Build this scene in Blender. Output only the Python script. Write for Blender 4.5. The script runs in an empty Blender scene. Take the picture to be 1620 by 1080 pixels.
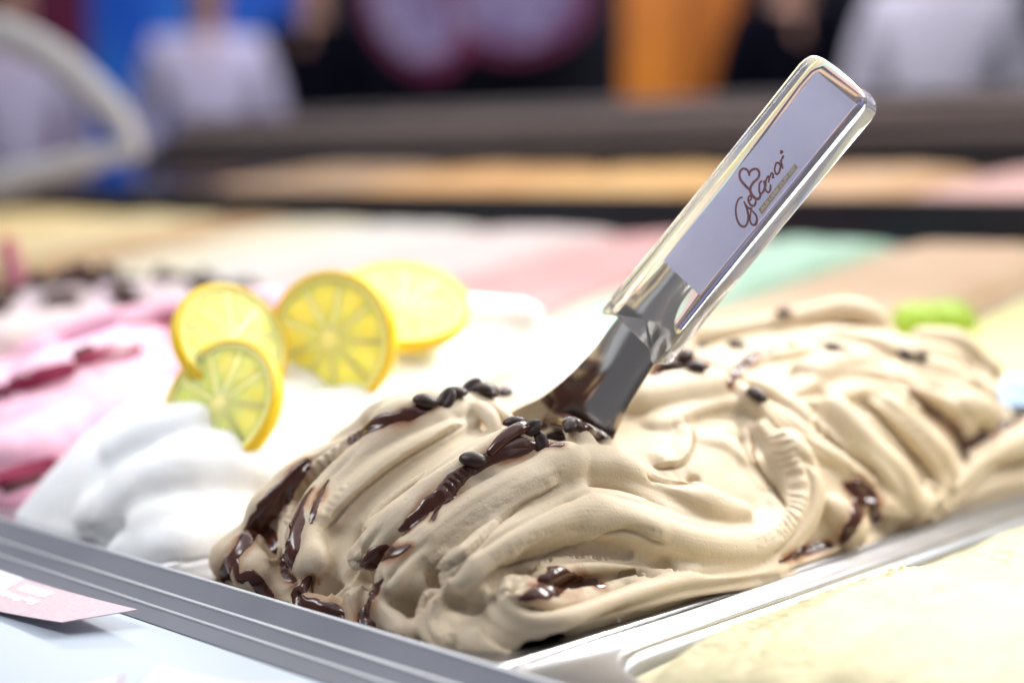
import bpy, bmesh, math, random
import numpy as np
from mathutils import Vector, Matrix
from mathutils.bvhtree import BVHTree

S = 0.01                      # everything below is written in centimetres
random.seed(7); rng = np.random.default_rng(7)
sc = bpy.context.scene
col = sc.collection

# ------------------------------------------------------------------ camera
FPX = 2500.0                  # focal length in pixels of a 1620 px wide frame
CAMH = 14.42                  # camera height over the rim of the pans
pit = math.atan(270 / FPX)
camd = bpy.data.cameras.new('camera'); cam = bpy.data.objects.new('camera', camd); col.objects.link(cam)
cam.location = (0, 0, CAMH * S); cam.rotation_euler = (math.radians(90) - pit, 0, 0)
camd.sensor_width = 36; camd.lens = FPX / 1620 * 36
camd.clip_start = 0.02; camd.clip_end = 60
camd.dof.use_dof = True; camd.dof.focus_distance = 0.53; camd.dof.aperture_fstop = 3.2; camd.dof.aperture_blades = 9
sc.camera = cam

# ------------------------------------------------------------------ world and lamps
w = bpy.data.worlds.new('World'); sc.world = w; w.use_nodes = True
w.node_tree.nodes['Background'].inputs[0].default_value = (0.80, 0.84, 1.0, 1)
w.node_tree.nodes['Background'].inputs[1].default_value = 0.13
sc.view_settings.view_transform = 'Standard'; sc.view_settings.look = 'None'
sc.view_settings.exposure = 0.62; sc.view_settings.gamma = 1.0; sc.view_settings.use_curve_mapping = False
sc.cycles.max_bounces = 12; sc.cycles.transmission_bounces = 10; sc.cycles.transparent_max_bounces = 10
sc.cycles.use_denoising = True
sc.cycles.caustics_refractive = True; sc.cycles.caustics_reflective = True; sc.cycles.blur_glossy = 0.6
sc.cycles.sample_clamp_indirect = 6

pA = np.array([math.sin(math.radians(43.5)), math.cos(math.radians(43.5)), 0])   # along the pans
pB = np.array([-math.sin(math.radians(46.5)), math.cos(math.radians(46.5)), 0])  # along the row, to the left
F3 = np.array([0, math.cos(pit), -math.sin(pit)]); U3 = np.array([0, math.sin(pit), math.cos(pit)]); X3 = np.array([1.0, 0, 0])
CAM = np.array([0, 0, CAMH])
def rdir(x, y): return (x - 810) * X3 + (540 - y) * U3 + FPX * F3
def at(x, y, d): return CAM + rdir(x, y) * (d / FPX)               # pixel and depth
def onz(x, y, z):
    d = rdir(x, y); return CAM + d * ((z - CAMH) / d[2])
def proj(P):
    V = np.asarray(P) - CAM; d = V @ F3
    return 810 + FPX * (V @ X3) / d, 540 - FPX * (V @ U3) / d, d
ORG = onz(790, 1052, 0)       # front right corner of the coffee pan at rim level
def pt(a, b, z=0.0): return ORG + pA * a + pB * b + np.array([0, 0, z])

def area(name, loc, target, sx, sy, power, color, spread=180):
    l = bpy.data.lights.new(name, 'AREA'); l.shape = 'RECTANGLE'; l.size = sx * S; l.size_y = sy * S
    l.energy = power; l.color = color; l.spread = math.radians(spread)
    o = bpy.data.objects.new(name, l); col.objects.link(o)
    o.location = Vector(loc) * S
    d = Vector(target) - Vector(loc)
    # long side of the strip runs along the row
    zax = -d.normalized(); xax = Vector(pB); xax = (xax - zax * xax.dot(zax)).normalized(); yax = zax.cross(xax)
    o.rotation_euler = Matrix((xax, yax, zax)).transposed().to_euler()
    return o
area('display_light_strip', pt(46, 0, 42), pt(14, 6, 3), 70, 9, 1.6, (1.0, 0.975, 0.94), 100)
area('display_light_strip', pt(14, -42, 40), pt(18, 0, 2), 60, 16, 0.1, (1.0, 0.98, 0.96), 130)
area('display_light_strip', pt(86, 78, 66), pt(76, 78, 5), 300, 14, 6.0, (1.0, 0.97, 0.92))
area('display_light_strip', pt(30, 45, 50), pt(14, 40, 3), 90, 10, 0.6, (1.0, 0.98, 0.98))
area('counter_light_strip', pt(-18, 46, 40), pt(6, 30, 3), 70, 10, 0.40, (0.97, 0.98, 1.0), 75)
area('overhead_fill_light', pt(24, 20, 125), pt(20, 18, 0), 230, 150, 6.5, (0.95, 0.97, 1.0))  # added fill with no visible fixture: soft top light that leaves undersides dark
area('overhead_fill_light', (0, 450, 200), (0, 520, 20), 300, 120, 52, (0.92, 0.90, 1.0))  # unseen overhead fill, added to light the people and the back wall

# ------------------------------------------------------------------ helpers
def tag(o, label, cat, group=None):
    o['label'] = label; o['category'] = cat
    if group: o['group'] = group
    return o
def new_obj(name, verts, faces, mat=None, parent=None, smooth=True, mats=None):
    me = bpy.data.meshes.new(name)
    v = np.asarray(verts, dtype=float) * S
    me.from_pydata(v.tolist(), [], [list(map(int, f)) for f in faces])
    me.update()
    return link(name, me, mat, parent, smooth)
def link(name, me, mat=None, parent=None, smooth=True):
    o = bpy.data.objects.new(name, me); col.objects.link(o)
    if mat: me.materials.append(mat)
    if smooth:
        me.polygons.foreach_set('use_smooth', [True] * len(me.polygons))
    if parent:
        o.parent = parent
        o.matrix_parent_inverse = Matrix.Translation(parent.location).inverted()
    return o
def empty(name, loc):
    o = bpy.data.objects.new(name, None); col.objects.link(o); o.location = Vector(loc) * S
    o.empty_display_size = 0.02
    return o
def bm_obj(name, bm, mat=None, parent=None, smooth=True, bevel=0, seg=2, angle=30):
    if bevel:
        es = [e for e in bm.edges if len(e.link_faces) == 2 and e.calc_face_angle() > math.radians(angle)]
        bmesh.ops.bevel(bm, geom=es, offset=bevel, segments=seg, affect='EDGES', profile=0.5, clamp_overlap=True)
    bmesh.ops.recalc_face_normals(bm, faces=bm.faces)
    for v in bm.verts: v.co *= S
    me = bpy.data.meshes.new(name); bm.to_mesh(me); bm.free()
    o = link(name, me, mat, parent, smooth)
    if smooth and bevel:
        try: me.set_sharp_from_angle(angle=math.radians(50))
        except Exception: pass
    return o
def box_bm(o, ax, ay, az):
    """parallelepiped with corner o and edge vectors"""
    bm = bmesh.new(); o, ax, ay, az = map(np.asarray, (o, ax, ay, az))
    vs = [bm.verts.new(o + i * ax + j * ay + k * az) for i in (0, 1) for j in (0, 1) for k in (0, 1)]
    for f in ((0, 1, 3, 2), (4, 6, 7, 5), (0, 4, 5, 1), (2, 3, 7, 6), (0, 2, 6, 4), (1, 5, 7, 3)):
        bm.faces.new([vs[i] for i in f])
    return bm
def catmull(P, n):
    P = np.asarray(P, float)
    if len(P) == 2: 
        t = np.linspace(0, 1, n)[:, None]; return P[0] * (1 - t) + P[1] * t
    Q = np.vstack([2 * P[0] - P[1], P, 2 * P[-1] - P[-2]])
    seg = np.linalg.norm(np.diff(P[:, :2], axis=0), axis=1); cum = np.r_[0, np.cumsum(seg)]
    out = []
    for s in np.linspace(0, cum[-1] - 1e-6, n):
        i = min(np.searchsorted(cum, s, side='right') - 1, len(P) - 2); t = (s - cum[i]) / max(seg[i], 1e-9)
        p0, p1, p2, p3 = Q[i:i + 4]
        out.append(0.5 * (2 * p1 + (p2 - p0) * t + (2 * p0 - 5 * p1 + 4 * p2 - p3) * t * t + (3 * p1 - p0 - 3 * p2 + p3) * t ** 3))
    return np.array(out)
def vnoise(P, freq, seed=0):
    """value noise in -1..1"""
    Q = P * freq + seed * 17.13; I = np.floor(Q).astype(np.int64); f = Q - I; f = f * f * (3 - 2 * f)
    def h(x, y, z):
        n = (x * 374761393 + y * 668265263 + z * 2147483647 + seed * 144665) & 0xffffffff
        n = ((n ^ (n >> 13)) * 1274126177) & 0xffffffff
        n = ((n ^ (n >> 16)) * 2246822519) & 0xffffffff
        return ((n ^ (n >> 15)) & 0xffffff) / float(0xffffff) * 2 - 1
    r = 0
    for dx in (0, 1):
        for dy in (0, 1):
            for dz in (0, 1):
                wgt = (f[:, 0] if dx else 1 - f[:, 0]) * (f[:, 1] if dy else 1 - f[:, 1]) * (f[:, 2] if dz else 1 - f[:, 2])
                r = r + wgt * h(I[:, 0] + dx, I[:, 1] + dy, I[:, 2] + dz)
    return r
def sstep(x, a, b):
    t = np.clip((x - a) / (b - a), 0, 1); return t * t * (3 - 2 * t)

# ------------------------------------------------------------------ materials
def mat(name, base, rough=0.5, metal=0.0, sss=0.0, sssr=(1, .6, .35), sscale=0.004, trans=0.0, ior=1.45, spec=0.5, coat=0.0,
        noise=None, bump=None, emis=None):
    m = bpy.data.materials.new(name); m.use_nodes = True
    nt = m.node_tree; p = nt.nodes['Principled BSDF']
    p.inputs['Base Color'].default_value = (*base, 1); p.inputs['Roughness'].default_value = rough
    p.inputs['Metallic'].default_value = metal; p.inputs['IOR'].default_value = ior
    p.inputs['Specular IOR Level'].default_value = spec
    p.inputs['Transmission Weight'].default_value = trans
    p.inputs['Coat Weight'].default_value = coat; p.inputs['Coat Roughness'].default_value = 0.08
    if sss:
        p.inputs['Subsurface Weight'].default_value = sss; p.inputs['Subsurface Radius'].default_value = sssr
        p.inputs['Subsurface Scale'].default_value = sscale
    tc = None
    if noise or bump:
        tc = nt.nodes.new('ShaderNodeTexCoord')
    if noise:       # (scale in 1/m, colour2, low, high)
        n = nt.nodes.new('ShaderNodeTexNoise'); n.inputs['Scale'].default_value = noise[0]; n.inputs['Detail'].default_value = 6
        r = nt.nodes.new('ShaderNodeMapRange'); r.inputs[1].default_value = noise[2]; r.inputs[2].default_value = noise[3]
        x = nt.nodes.new('ShaderNodeMix'); x.data_type = 'RGBA'
        x.inputs[6].default_value = (*base, 1); x.inputs[7].default_value = (*noise[1], 1)
        nt.links.new(tc.outputs['Object'], n.inputs['Vector']); nt.links.new(n.outputs['Fac'], r.inputs[0])
        nt.links.new(r.outputs[0], x.inputs[0]); nt.links.new(x.outputs[2], p.inputs['Base Color'])
    if bump:        # list of (scale, distance)
        prev = None
        for s_, d_ in bump:
            n = nt.nodes.new('ShaderNodeTexNoise'); n.inputs['Scale'].default_value = s_; n.inputs['Detail'].default_value = 5
            b = nt.nodes.new('ShaderNodeBump'); b.inputs['Distance'].default_value = d_; b.inputs['Strength'].default_value = 1
            nt.links.new(tc.outputs['Object'], n.inputs['Vector']); nt.links.new(n.outputs['Fac'], b.inputs['Height'])
            if prev: nt.links.new(prev.outputs[0], b.inputs['Normal'])
            prev = b
        nt.links.new(prev.outputs[0], p.inputs['Normal'])
    if emis:
        p.inputs['Emission Color'].default_value = (*emis[0], 1); p.inputs['Emission Strength'].default_value = emis[1]
    return m
M = {}
M['steel'] = mat('brushed_steel', (0.62, 0.62, 0.64), 0.28, 1.0, noise=(60, (0.52, 0.52, 0.55), .35, .7))
M['steel_dull'] = mat('satin_steel', (0.42, 0.43, 0.46), 0.42, 0.9, noise=(30, (0.36, 0.37, 0.40), .35, .7))
M['rail'] = mat('grey_anodised', (0.165, 0.172, 0.205), 0.45, 0.15, noise=(25, (0.145, 0.15, 0.18), .3, .7))
M['rail_edge'] = mat('rail_lip', (0.75, 0.76, 0.78), 0.3, 0.6)
M['blade'] = mat('polished_steel', (0.62, 0.57, 0.50), 0.14, 1.0, bump=[(900, 0.00002)])
M['shelf'] = mat('pale_shelf', (0.46, 0.52, 0.59), 0.35, noise=(9, (0.46, 0.52, 0.60), .3, .7))
M['acrylic'] = mat('clear_acrylic', (0.985, 0.985, 1.0), 0.03, trans=0.90, ior=1.40)
M['insert'] = mat('lilac_insert', (0.72, 0.72, 1.0), 0.45, noise=(140, (0.76, 0.76, 1.0), .3, .7))
M['logo'] = mat('maroon_print', (0.17, 0.012, 0.032), 0.5)
M['strip'] = mat('tan_print', (0.40, 0.28, 0.14), 0.5)
M['strip_text'] = mat('pale_print', (0.90, 0.86, 0.84), 0.5)
M['bean'] = mat('coffee_bean', (0.042, 0.017, 0.011), 0.42, spec=0.5, noise=(350, (0.016, 0.007, 0.005), .35, .65), bump=[(900, 0.00012)])
M['sauce'] = mat('chocolate_sauce', (0.060, 0.017, 0.009), 0.20, spec=0.7, sss=0.15, sssr=(1, .25, .1), sscale=0.0015,
                 noise=(160, (0.09, 0.026, 0.012), .45, .75), bump=[(90, 0.00015)])

def gelato_mat(name, c1, c2, tint=None, rough=0.55, bumps=((1100, .00016), (160, .00022)), sscale=0.002, sss=0.25):
    m = mat(name, c1, rough, sss=sss, sscale=sscale, noise=(22, c2, .35, .68), bump=bumps, spec=0.35)
    if tint:
        nt = m.node_tree; p = nt.nodes['Principled BSDF']
        tc = nt.nodes.new('ShaderNodeTexCoord'); ra = nt.nodes.new('ShaderNodeAttribute'); ra.attribute_name = 'rough'
        gn = nt.nodes.new('ShaderNodeTexNoise'); gn.inputs['Scale'].default_value = 1300; gn.inputs['Detail'].default_value = 4; gn.inputs['Roughness'].default_value = .65
        gb = nt.nodes.new('ShaderNodeBump'); gb.inputs['Distance'].default_value = .0006
        nt.links.new(tc.outputs['Object'], gn.inputs['Vector']); nt.links.new(gn.outputs['Fac'], gb.inputs['Height']); nt.links.new(ra.outputs['Fac'], gb.inputs['Strength'])
        nt.links.new(p.inputs['Normal'].links[0].from_socket, gb.inputs['Normal']); nt.links.new(gb.outputs[0], p.inputs['Normal'])
        # scrape lines that run along the folds
        fa = nt.nodes.new('ShaderNodeAttribute'); fa.attribute_name = 'flow'
        vm = nt.nodes.new('ShaderNodeVectorMath'); vm.operation = 'MULTIPLY'; vm.inputs[1].default_value = (7.0, .22, 1)
        sn = nt.nodes.new('ShaderNodeTexNoise'); sn.inputs['Scale'].default_value = 1.0; sn.inputs['Detail'].default_value = 3
        sb = nt.nodes.new('ShaderNodeBump'); sb.inputs['Distance'].default_value = .0003; sb.inputs['Strength'].default_value = .55
        nt.links.new(fa.outputs['Vector'], vm.inputs[0]); nt.links.new(vm.outputs[0], sn.inputs['Vector']); nt.links.new(sn.outputs['Fac'], sb.inputs['Height'])
        nt.links.new(gb.outputs[0], sb.inputs['Normal']); nt.links.new(sb.outputs[0], p.inputs['Normal'])
        # pinholes of trapped air
        vo = nt.nodes.new('ShaderNodeTexVoronoi'); vo.inputs['Scale'].default_value = 260
        vr = nt.nodes.new('ShaderNodeMapRange'); vr.inputs[1].default_value = .03; vr.inputs[2].default_value = .16; vr.inputs[3].default_value = 0; vr.inputs[4].default_value = 1
        vb = nt.nodes.new('ShaderNodeBump'); vb.inputs['Distance'].default_value = .0004; vb.inputs['Strength'].default_value = .5
        nt.links.new(tc.outputs['Object'], vo.inputs['Vector']); nt.links.new(vo.outputs['Distance'], vr.inputs[0]); nt.links.new(vr.outputs[0], vb.inputs['Height'])
        nt.links.new(sb.outputs[0], vb.inputs['Normal']); nt.links.new(vb.outputs[0], p.inputs['Normal'])
        at_ = nt.nodes.new('ShaderNodeAttribute'); at_.attribute_name = 'tint'
        src = p.inputs['Base Color'].links[0].from_socket
        x = nt.nodes.new('ShaderNodeMix'); x.data_type = 'RGBA'; x.inputs[7].default_value = (*tint, 1)
        nt.links.new(at_.outputs['Fac'], x.inputs[0]); nt.links.new(src, x.inputs[6]); nt.links.new(x.outputs[2], p.inputs['Base Color'])
    return m
M['coffee'] = gelato_mat('coffee_gelato', (0.57, 0.462, 0.325), (0.625, 0.525, 0.385), tint=(0.30, 0.12, 0.045))
M['lemon_g'] = gelato_mat('lemon_gelato', (0.86, 0.87, 0.88), (0.90, 0.90, 0.88))
M['pink_g'] = gelato_mat('berry_gelato', (0.76, 0.36, 0.48), (0.86, 0.62, 0.74))
M['straciatella'] = gelato_mat('pale_grey_gelato', (0.62, 0.55, 0.50), (0.76, 0.62, 0.70))
M['vanilla'] = gelato_mat('vanilla_gelato', (0.55, 0.49, 0.29), (0.61, 0.55, 0.36), bumps=((700, .00012), (240, .0004)))
M['berry'] = mat('berry_sauce', (0.22, 0.012, 0.05), 0.2, spec=0.6)

# ------------------------------------------------------------------ generic builders
def grid_faces(nu, nv, off=0):
    f = []
    for i in range(nu - 1):
        for j in range(nv - 1):
            a = off + i * nv + j
            f.append((a, a + 1, a + nv + 1, a + nv))
    return f
def closed_field(fun, u0, u1, v0, v1, nu, nv, zb, frame=pt):
    """closed solid under a height field: fun(u, v) gives z, u along the row (b), v along the pan (a)"""
    uu, vv = np.meshgrid(np.linspace(u0, u1, nu), np.linspace(v0, v1, nv), indexing='ij')
    zz = fun(uu, vv)
    top = ORG + uu[..., None] * pB + vv[..., None] * pA; top[..., 2] = zz
    bot = top.copy(); bot[..., 2] = zb
    V = np.vstack([top.reshape(-1, 3), bot.reshape(-1, 3)]); n = nu * nv
    F = [tuple(reversed(f)) for f in grid_faces(nu, nv)] + grid_faces(nu, nv, n)
    ring = [i * nv for i in range(nu)] + [(nu - 1) * nv + j for j in range(1, nv)] + [i * nv + nv - 1 for i in range(nu - 2, -1, -1)] + [j for j in range(nv - 2, 0, -1)]
    for i in range(len(ring)):
        a, b = ring[i], ring[(i + 1) % len(ring)]
        F.append((a, b, b + n, a + n))
    return V, F
import time
T0 = [time.time()]
def tick(n):
    print('TICK', n, round(time.time() - T0[0], 1)); T0[0] = time.time()
def quads(me):
    c, st, tot = mesh_faces(me)
    return [c[s:s + t].tolist() for s, t in zip(st, tot)] if (tot != 4).any() else c.reshape(-1, 4).tolist()
def bvh_np(V, Q): return BVHTree.FromPolygons(V.tolist(), Q)
def bvh_of(V, F): return BVHTree.FromPolygons([tuple(v) for v in V], [tuple(f) for f in F])
def cast(bvh, x, y):
    d = Vector(rdir(x, y)).normalized()
    h = bvh.ray_cast(Vector(CAM), d)
    return h
def tube_mesh(pts, N, r, fl=0.8, seg=18):
    """swept ellipse with rounded ends"""
    pts = np.asarray(pts); n = len(pts)
    T = np.gradient(pts, axis=0); T /= np.linalg.norm(T, axis=1)[:, None] + 1e-9
    # cap stations
    P = []; R = []; TT = []; NN = []; FL = []
    fl = np.broadcast_to(fl, n)
    for k in (0.12, 0.45, 0.75, 0.93): P.append(pts[0] - T[0] * r[0] * math.sqrt(1 - k * k)); R.append(r[0] * k); TT.append(T[0]); NN.append(N[0]); FL.append(fl[0])
    for i in range(n): P.append(pts[i]); R.append(r[i]); TT.append(T[i]); NN.append(N[i]); FL.append(fl[i])
    for k in (0.93, 0.75, 0.45, 0.12): P.append(pts[-1] + T[-1] * r[-1] * math.sqrt(1 - k * k)); R.append(r[-1] * k); TT.append(T[-1]); NN.append(N[-1]); FL.append(fl[-1])
    V = []; th = np.linspace(0, 2 * math.pi, seg, endpoint=False)
    for p, rr, t, nn, f in zip(P, R, TT, NN, FL):
        nn = nn - t * (nn @ t); nn /= np.linalg.norm(nn) + 1e-9; bb = np.cross(t, nn)
        V.append(p + rr * (np.cos(th)[:, None] * bb + f * np.sin(th)[:, None] * nn))
    m = len(P); V = np.vstack(V); Fc = []
    for i in range(m - 1):
        for j in range(seg):
            a = i * seg + j; b = i * seg + (j + 1) % seg
            Fc.append((a, b, b + seg, a + seg))
    Fc.append(tuple(range(seg - 1, -1, -1))); Fc.append(tuple((m - 1) * seg + j for j in range(seg)))
    return V, Fc
def px_tube(bvh, ctrl, fl=0.8, k=0.0, seg=18, step=7, tilt=0.0, spine=None):
    """tube whose spine is traced over the base mound; ctrl rows are x, y, radius in pixels; k lifts the spine towards the outside"""
    C = np.array([list(c) + [k] * (4 - len(c)) for c in ctrl], float)
    L = np.linalg.norm(np.diff(C[:, :2], axis=0), axis=1).sum()
    D = catmull(C, max(4, int(L / step)))
    pts = []; N = []; dep = []
    for x, y, r, kk in D:
        h = cast(bvh, x, y)
        if h[0] is None: pts.append(None); N.append(None); dep.append(np.nan)
        else:
            pts.append(np.array(h[0])); N.append(np.array(h[1])); dep.append((np.array(h[0]) - CAM) @ F3)
    dep = np.array(dep); ok = ~np.isnan(dep)
    if not ok.any(): return None
    idx = np.arange(len(D)); dep = np.interp(idx, idx[ok], dep[ok])
    # even out jumps in depth
    for _ in range(3): dep = np.convolve(np.pad(dep, 1, mode='edge'), [.25, .5, .25], 'valid')
    nfix = None
    for i in range(len(D)):
        if N[i] is None:
            j = idx[ok][np.argmin(abs(idx[ok] - i))]; N[i] = N[j]
        if N[i] @ (CAM - at(D[i, 0], D[i, 1], dep[i])) < 0: N[i] = -N[i]
    N = np.array(N)
    for _ in range(3): N = (np.vstack([N[:1], N[:-1]]) + 2 * N + np.vstack([N[1:], N[-1:]])) / 4
    N /= np.linalg.norm(N, axis=1)[:, None]
    R = np.maximum(D[:, 2], 2) * dep / FPX
    P = np.array([at(D[i, 0], D[i, 1], dep[i]) for i in range(len(D))]) + N * (R * D[:, 3])[:, None]
    if spine is not None: spine.append(P)
    if tilt:        # lean the section so that its lower edge stands proud like a shingle
        T = np.gradient(P, axis=0); T /= np.linalg.norm(T, axis=1)[:, None]
        Bn = np.cross(T, N); sg = np.where(Bn @ U3 < 0, 1.0, -1.0); sg = np.convolve(np.pad(sg, 4, mode='edge'), np.ones(9) / 9, 'valid')
        ph = math.radians(tilt) * sg; N = N * np.cos(ph)[:, None] - Bn * np.sin(ph)[:, None]
    return tube_mesh(P, N, R, fl, seg)
def remesh(parts, voxel, smooth_it=3, sm=0.5):
    """union of closed shells as one skin; returns vertex array and face list (cm)"""
    V = []; F = []; o = 0
    for v, f in parts:
        V.append(np.asarray(v)); F += [tuple(int(i) + o for i in g) for g in f]; o += len(v)
    V = np.vstack(V)
    me = bpy.data.meshes.new('tmp'); me.from_pydata(V.tolist(), [], F); me.update()
    bm = bmesh.new(); bm.from_mesh(me); bmesh.ops.recalc_face_normals(bm, faces=bm.faces); bm.to_mesh(me); bm.free()
    ob = bpy.data.objects.new('tmp', me); col.objects.link(ob)
    r = ob.modifiers.new('r', 'REMESH'); r.mode = 'VOXEL'; r.voxel_size = voxel; r.adaptivity = 0
    s = ob.modifiers.new('s', 'SMOOTH'); s.factor = sm; s.iterations = smooth_it
    dg = bpy.context.evaluated_depsgraph_get(); dg.update()
    ev = ob.evaluated_get(dg); m2 = bpy.data.meshes.new_from_object(ev)
    bpy.data.objects.remove(ob); bpy.data.meshes.remove(me)
    return m2
def mesh_np(me):
    n = len(me.vertices); v = np.empty(n * 3); me.vertices.foreach_get('co', v)
    me.update(); nn = np.empty(n * 3); me.vertices.foreach_get('normal', nn)
    return v.reshape(-1, 3), nn.reshape(-1, 3)
def mesh_faces(me):
    c = np.empty(len(me.loops), dtype=np.int64); me.loops.foreach_get('vertex_index', c)
    st = np.empty(len(me.polygons), dtype=np.int64); me.polygons.foreach_get('loop_start', st)
    tot = np.empty(len(me.polygons), dtype=np.int64); me.polygons.foreach_get('loop_total', tot)
    return c, st, tot
def trim_low(me, z):
    """drop the hidden underside"""
    V, _ = mesh_np(me); c, st, tot = mesh_faces(me)
    good = np.maximum.reduceat(V[c, 2], st) > z
    q = c.reshape(-1, 4)[good]; used = np.unique(q); mp = np.full(len(V), -1); mp[used] = np.arange(len(used))
    m2 = bpy.data.meshes.new('mound'); m2.vertices.add(len(used)); m2.vertices.foreach_set('co', V[used].ravel())
    q = mp[q]; m2.loops.add(q.size); m2.loops.foreach_set('vertex_index', q.ravel()); m2.polygons.add(len(q))
    m2.polygons.foreach_set('loop_start', np.arange(len(q)) * 4)
    m2.update(calc_edges=True); m2.validate(); bpy.data.meshes.remove(me)
    return m2
def near(V, line, reach=2.6):
    """indices of the vertices near a 3D polyline, their distance, arc length and interpolated half width"""
    lo = line[:, :3].min(0) - reach; hi = line[:, :3].max(0) + reach
    sel = np.where(((V > lo) & (V < hi)).all(1))[0]; W = V[sel]
    bs = np.full(len(sel), 1e9); ar = np.zeros(len(sel)); ex = np.ones(len(sel)) * 1e-3; cum = 0
    for a, b in zip(line[:-1], line[1:]):
        d = b[:3] - a[:3]; l = np.linalg.norm(d)
        if l < 1e-6: continue
        t = np.clip(((W - a[:3]) @ d) / (l * l), 0, 1)
        q = np.linalg.norm(W - a[:3] - t[:, None] * d, axis=1)
        m = q < bs
        bs[m] = q[m]; ar[m] = cum + t[m] * l; ex[m] = (a[3] * (1 - t) + b[3] * t)[m]
        cum += l
    k = bs < reach
    return sel[k], bs[k], ar[k], np.maximum(ex[k], 1e-4)
def trace(bvh, ctrl, step=4):
    """pixel polyline (x, y, half width px) laid on a surface -> rows x, y, z, half width cm"""
    C = np.array(ctrl, float); L = np.linalg.norm(np.diff(C[:, :2], axis=0), axis=1).sum()
    D = catmull(C, max(3, int(L / step))); out = []
    last = None
    for x, y, r in D:
        h = cast(bvh, x, y)
        if h[0] is None: continue
        p = np.array(h[0]); d = (p - CAM) @ F3
        if last is not None and abs(d - last) > 3: continue
        last = d
        out.append([*p, max(r, 1) * d / FPX])
    return np.array(out)
def sub_mesh(me, V, keep, name, matl, parent):
    """faces whose vertices are all kept become a mesh of their own"""
    c, st, tot = mesh_faces(me)
    good = keep[c.reshape(-1, 4)].all(1)
    faces = list(c.reshape(-1, 4)[good])
    if not faces: return None
    used = np.unique(np.concatenate(faces)); mp = np.full(len(V), -1); mp[used] = np.arange(len(used))
    return new_obj(name, V[used], [mp[f] for f in faces], matl, parent)

# ------------------------------------------------------------------ setting
FLOOR = -82.0
M['floor'] = mat('dark_floor', (0.10, 0.09, 0.09), 0.4, noise=(3, (0.13, 0.12, 0.12), .3, .7))
M['wall'] = mat('dark_wall', (0.006, 0.007, 0.022), 0.6, noise=(4, (0.012, 0.010, 0.03), .3, .7))
M['counter'] = mat('dark_counter', (0.045, 0.040, 0.040), 0.35, noise=(12, (0.06, 0.05, 0.048), .3, .7))
o = bm_obj('floor', box_bm((-900, -200, FLOOR - 4), (1800, 0, 0), (0, 1300, 0), (0, 0, 4)), M['floor'], smooth=False); o['kind'] = 'structure'
o = bm_obj('wall_back', box_bm((-900, 860, FLOOR), (1800, 0, 0), (0, 12, 0), (0, 0, 330)), M['wall'], smooth=False); o['kind'] = 'structure'

def extrude_profile(name, prof, b0, b1, matl, parent, closed=True, nb=2, bow=0.0):
    """profile in (a, z) swept along the row from b0 to b1"""
    bs = np.linspace(b0, b1, nb); V = []; n = len(prof)
    for b in bs:
        for a, z in prof: V.append(pt(a, b, z))
    Fc = []
    for i in range(nb - 1):
        for j in range(n if closed else n - 1):
            k = (j + 1) % n
            Fc.append((i * n + j, i * n + k, (i + 1) * n + k, (i + 1) * n + j))
    if closed:
        Fc.append(tuple(range(n))); Fc.append(tuple((nb - 1) * n + j for j in range(n - 1, -1, -1)))
    bm = bmesh.new(); me = bpy.data.meshes.new('t'); me.from_pydata([tuple(v) for v in V], [], Fc); bm.from_mesh(me); bpy.data.meshes.remove(me)
    return bm

# well of the display case under the near pans, and the sloping well of the far row
cs = empty('display_case', pt(30, 40, FLOOR))
tag(cs, 'dark steel gelato display case that carries all the pans', 'display case')
bm_obj('well_floor', extrude_profile('w', [(-3.5, -13), (44, -13), (44, -15), (-3.5, -15)], -60, 190, M['counter'], None), M['counter'], cs, smooth=False)
bm_obj('cabinet', extrude_profile('w', [(-3.5, -15.2), (150, -15.2), (150, FLOOR + .2), (-3.5, FLOOR + .2)], -60, 190, M['counter'], None), M['counter'], cs, smooth=False)
bm_obj('rear_well', extrude_profile('w', [(44.2, -13), (82, 6.2), (82, -14.8), (44.2, -14.8)], -60, 190, M['counter'], None), M['counter'], cs, smooth=False)

def ray_az(x, y, a):
    """point of the pixel's ray where the along-pan coordinate is a"""
    d = rdir(x, y); t = (a - (CAM - ORG) @ pA) / (d @ pA); return CAM + d * t
# grey stepped front rail (profile fitted at pixel column 400)
za = [(ray_az(400, y, a)[2], a) for y, a in ((941, -0.9), (984, -1.9), (1013, -2.7), (1035, -3.4))]
(z1, a1), (z2, a2), (z3, a3), (z4, a4) = za
rail = empty('front_rail', pt(-2, 10, z4)); tag(rail, 'grey stepped metal rail along the front of the pans', 'rail')
prof = [(a1 + .22, z1 - 2.4), (a1 + .22, z1 - .03), (a1 + .12, z1), (a1, z1), (a2 + .10, z2 - .05), (a2 + .10, z2 + .02), (a2, z2 + .02), (a3 + .1, z3 - .05), (a3 + .1, z3 + .02), (a3, z3 + .02), (a4, z4 - .1), (a4, z4 - 2.4)]
bm_obj('rail_body', extrude_profile('r', prof, -26, 150, None, None), M['rail'], rail, smooth=False)
for (aa, zz, wd) in ((a1 + .02, z1 + .004, .10), (a2 + .015, z2 + .024, .10), (a3 + .015, z3 + .024, .085)):
    bm_obj('rail_lip', extrude_profile('r', [(aa + wd, zz), (aa + wd, zz + .045), (aa + wd * .5, zz + .06), (aa - .03, zz + .03), (aa - .03, zz - .03)], -26, 150, None, None), M['rail_edge'], rail, smooth=False)
sh = empty('front_shelf', pt(-10, 10, z4 - 3)); tag(sh, 'pale blue white shelf in front of the grey rail, holding price cards', 'shelf')
zs = z4 - .12
bm_obj('shelf_board', extrude_profile('r', [(a4 - .01, zs), (a4 - .01, zs - 1.2), (-24, zs - 2.8), (-24, zs - 1.6)], -26, 150, None, None), M['shelf'], sh, smooth=False, bevel=.05)
def shelf_z(a): return zs + (a - (a4 - .01)) * (1.6 / (24 + a4 - .01))
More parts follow.
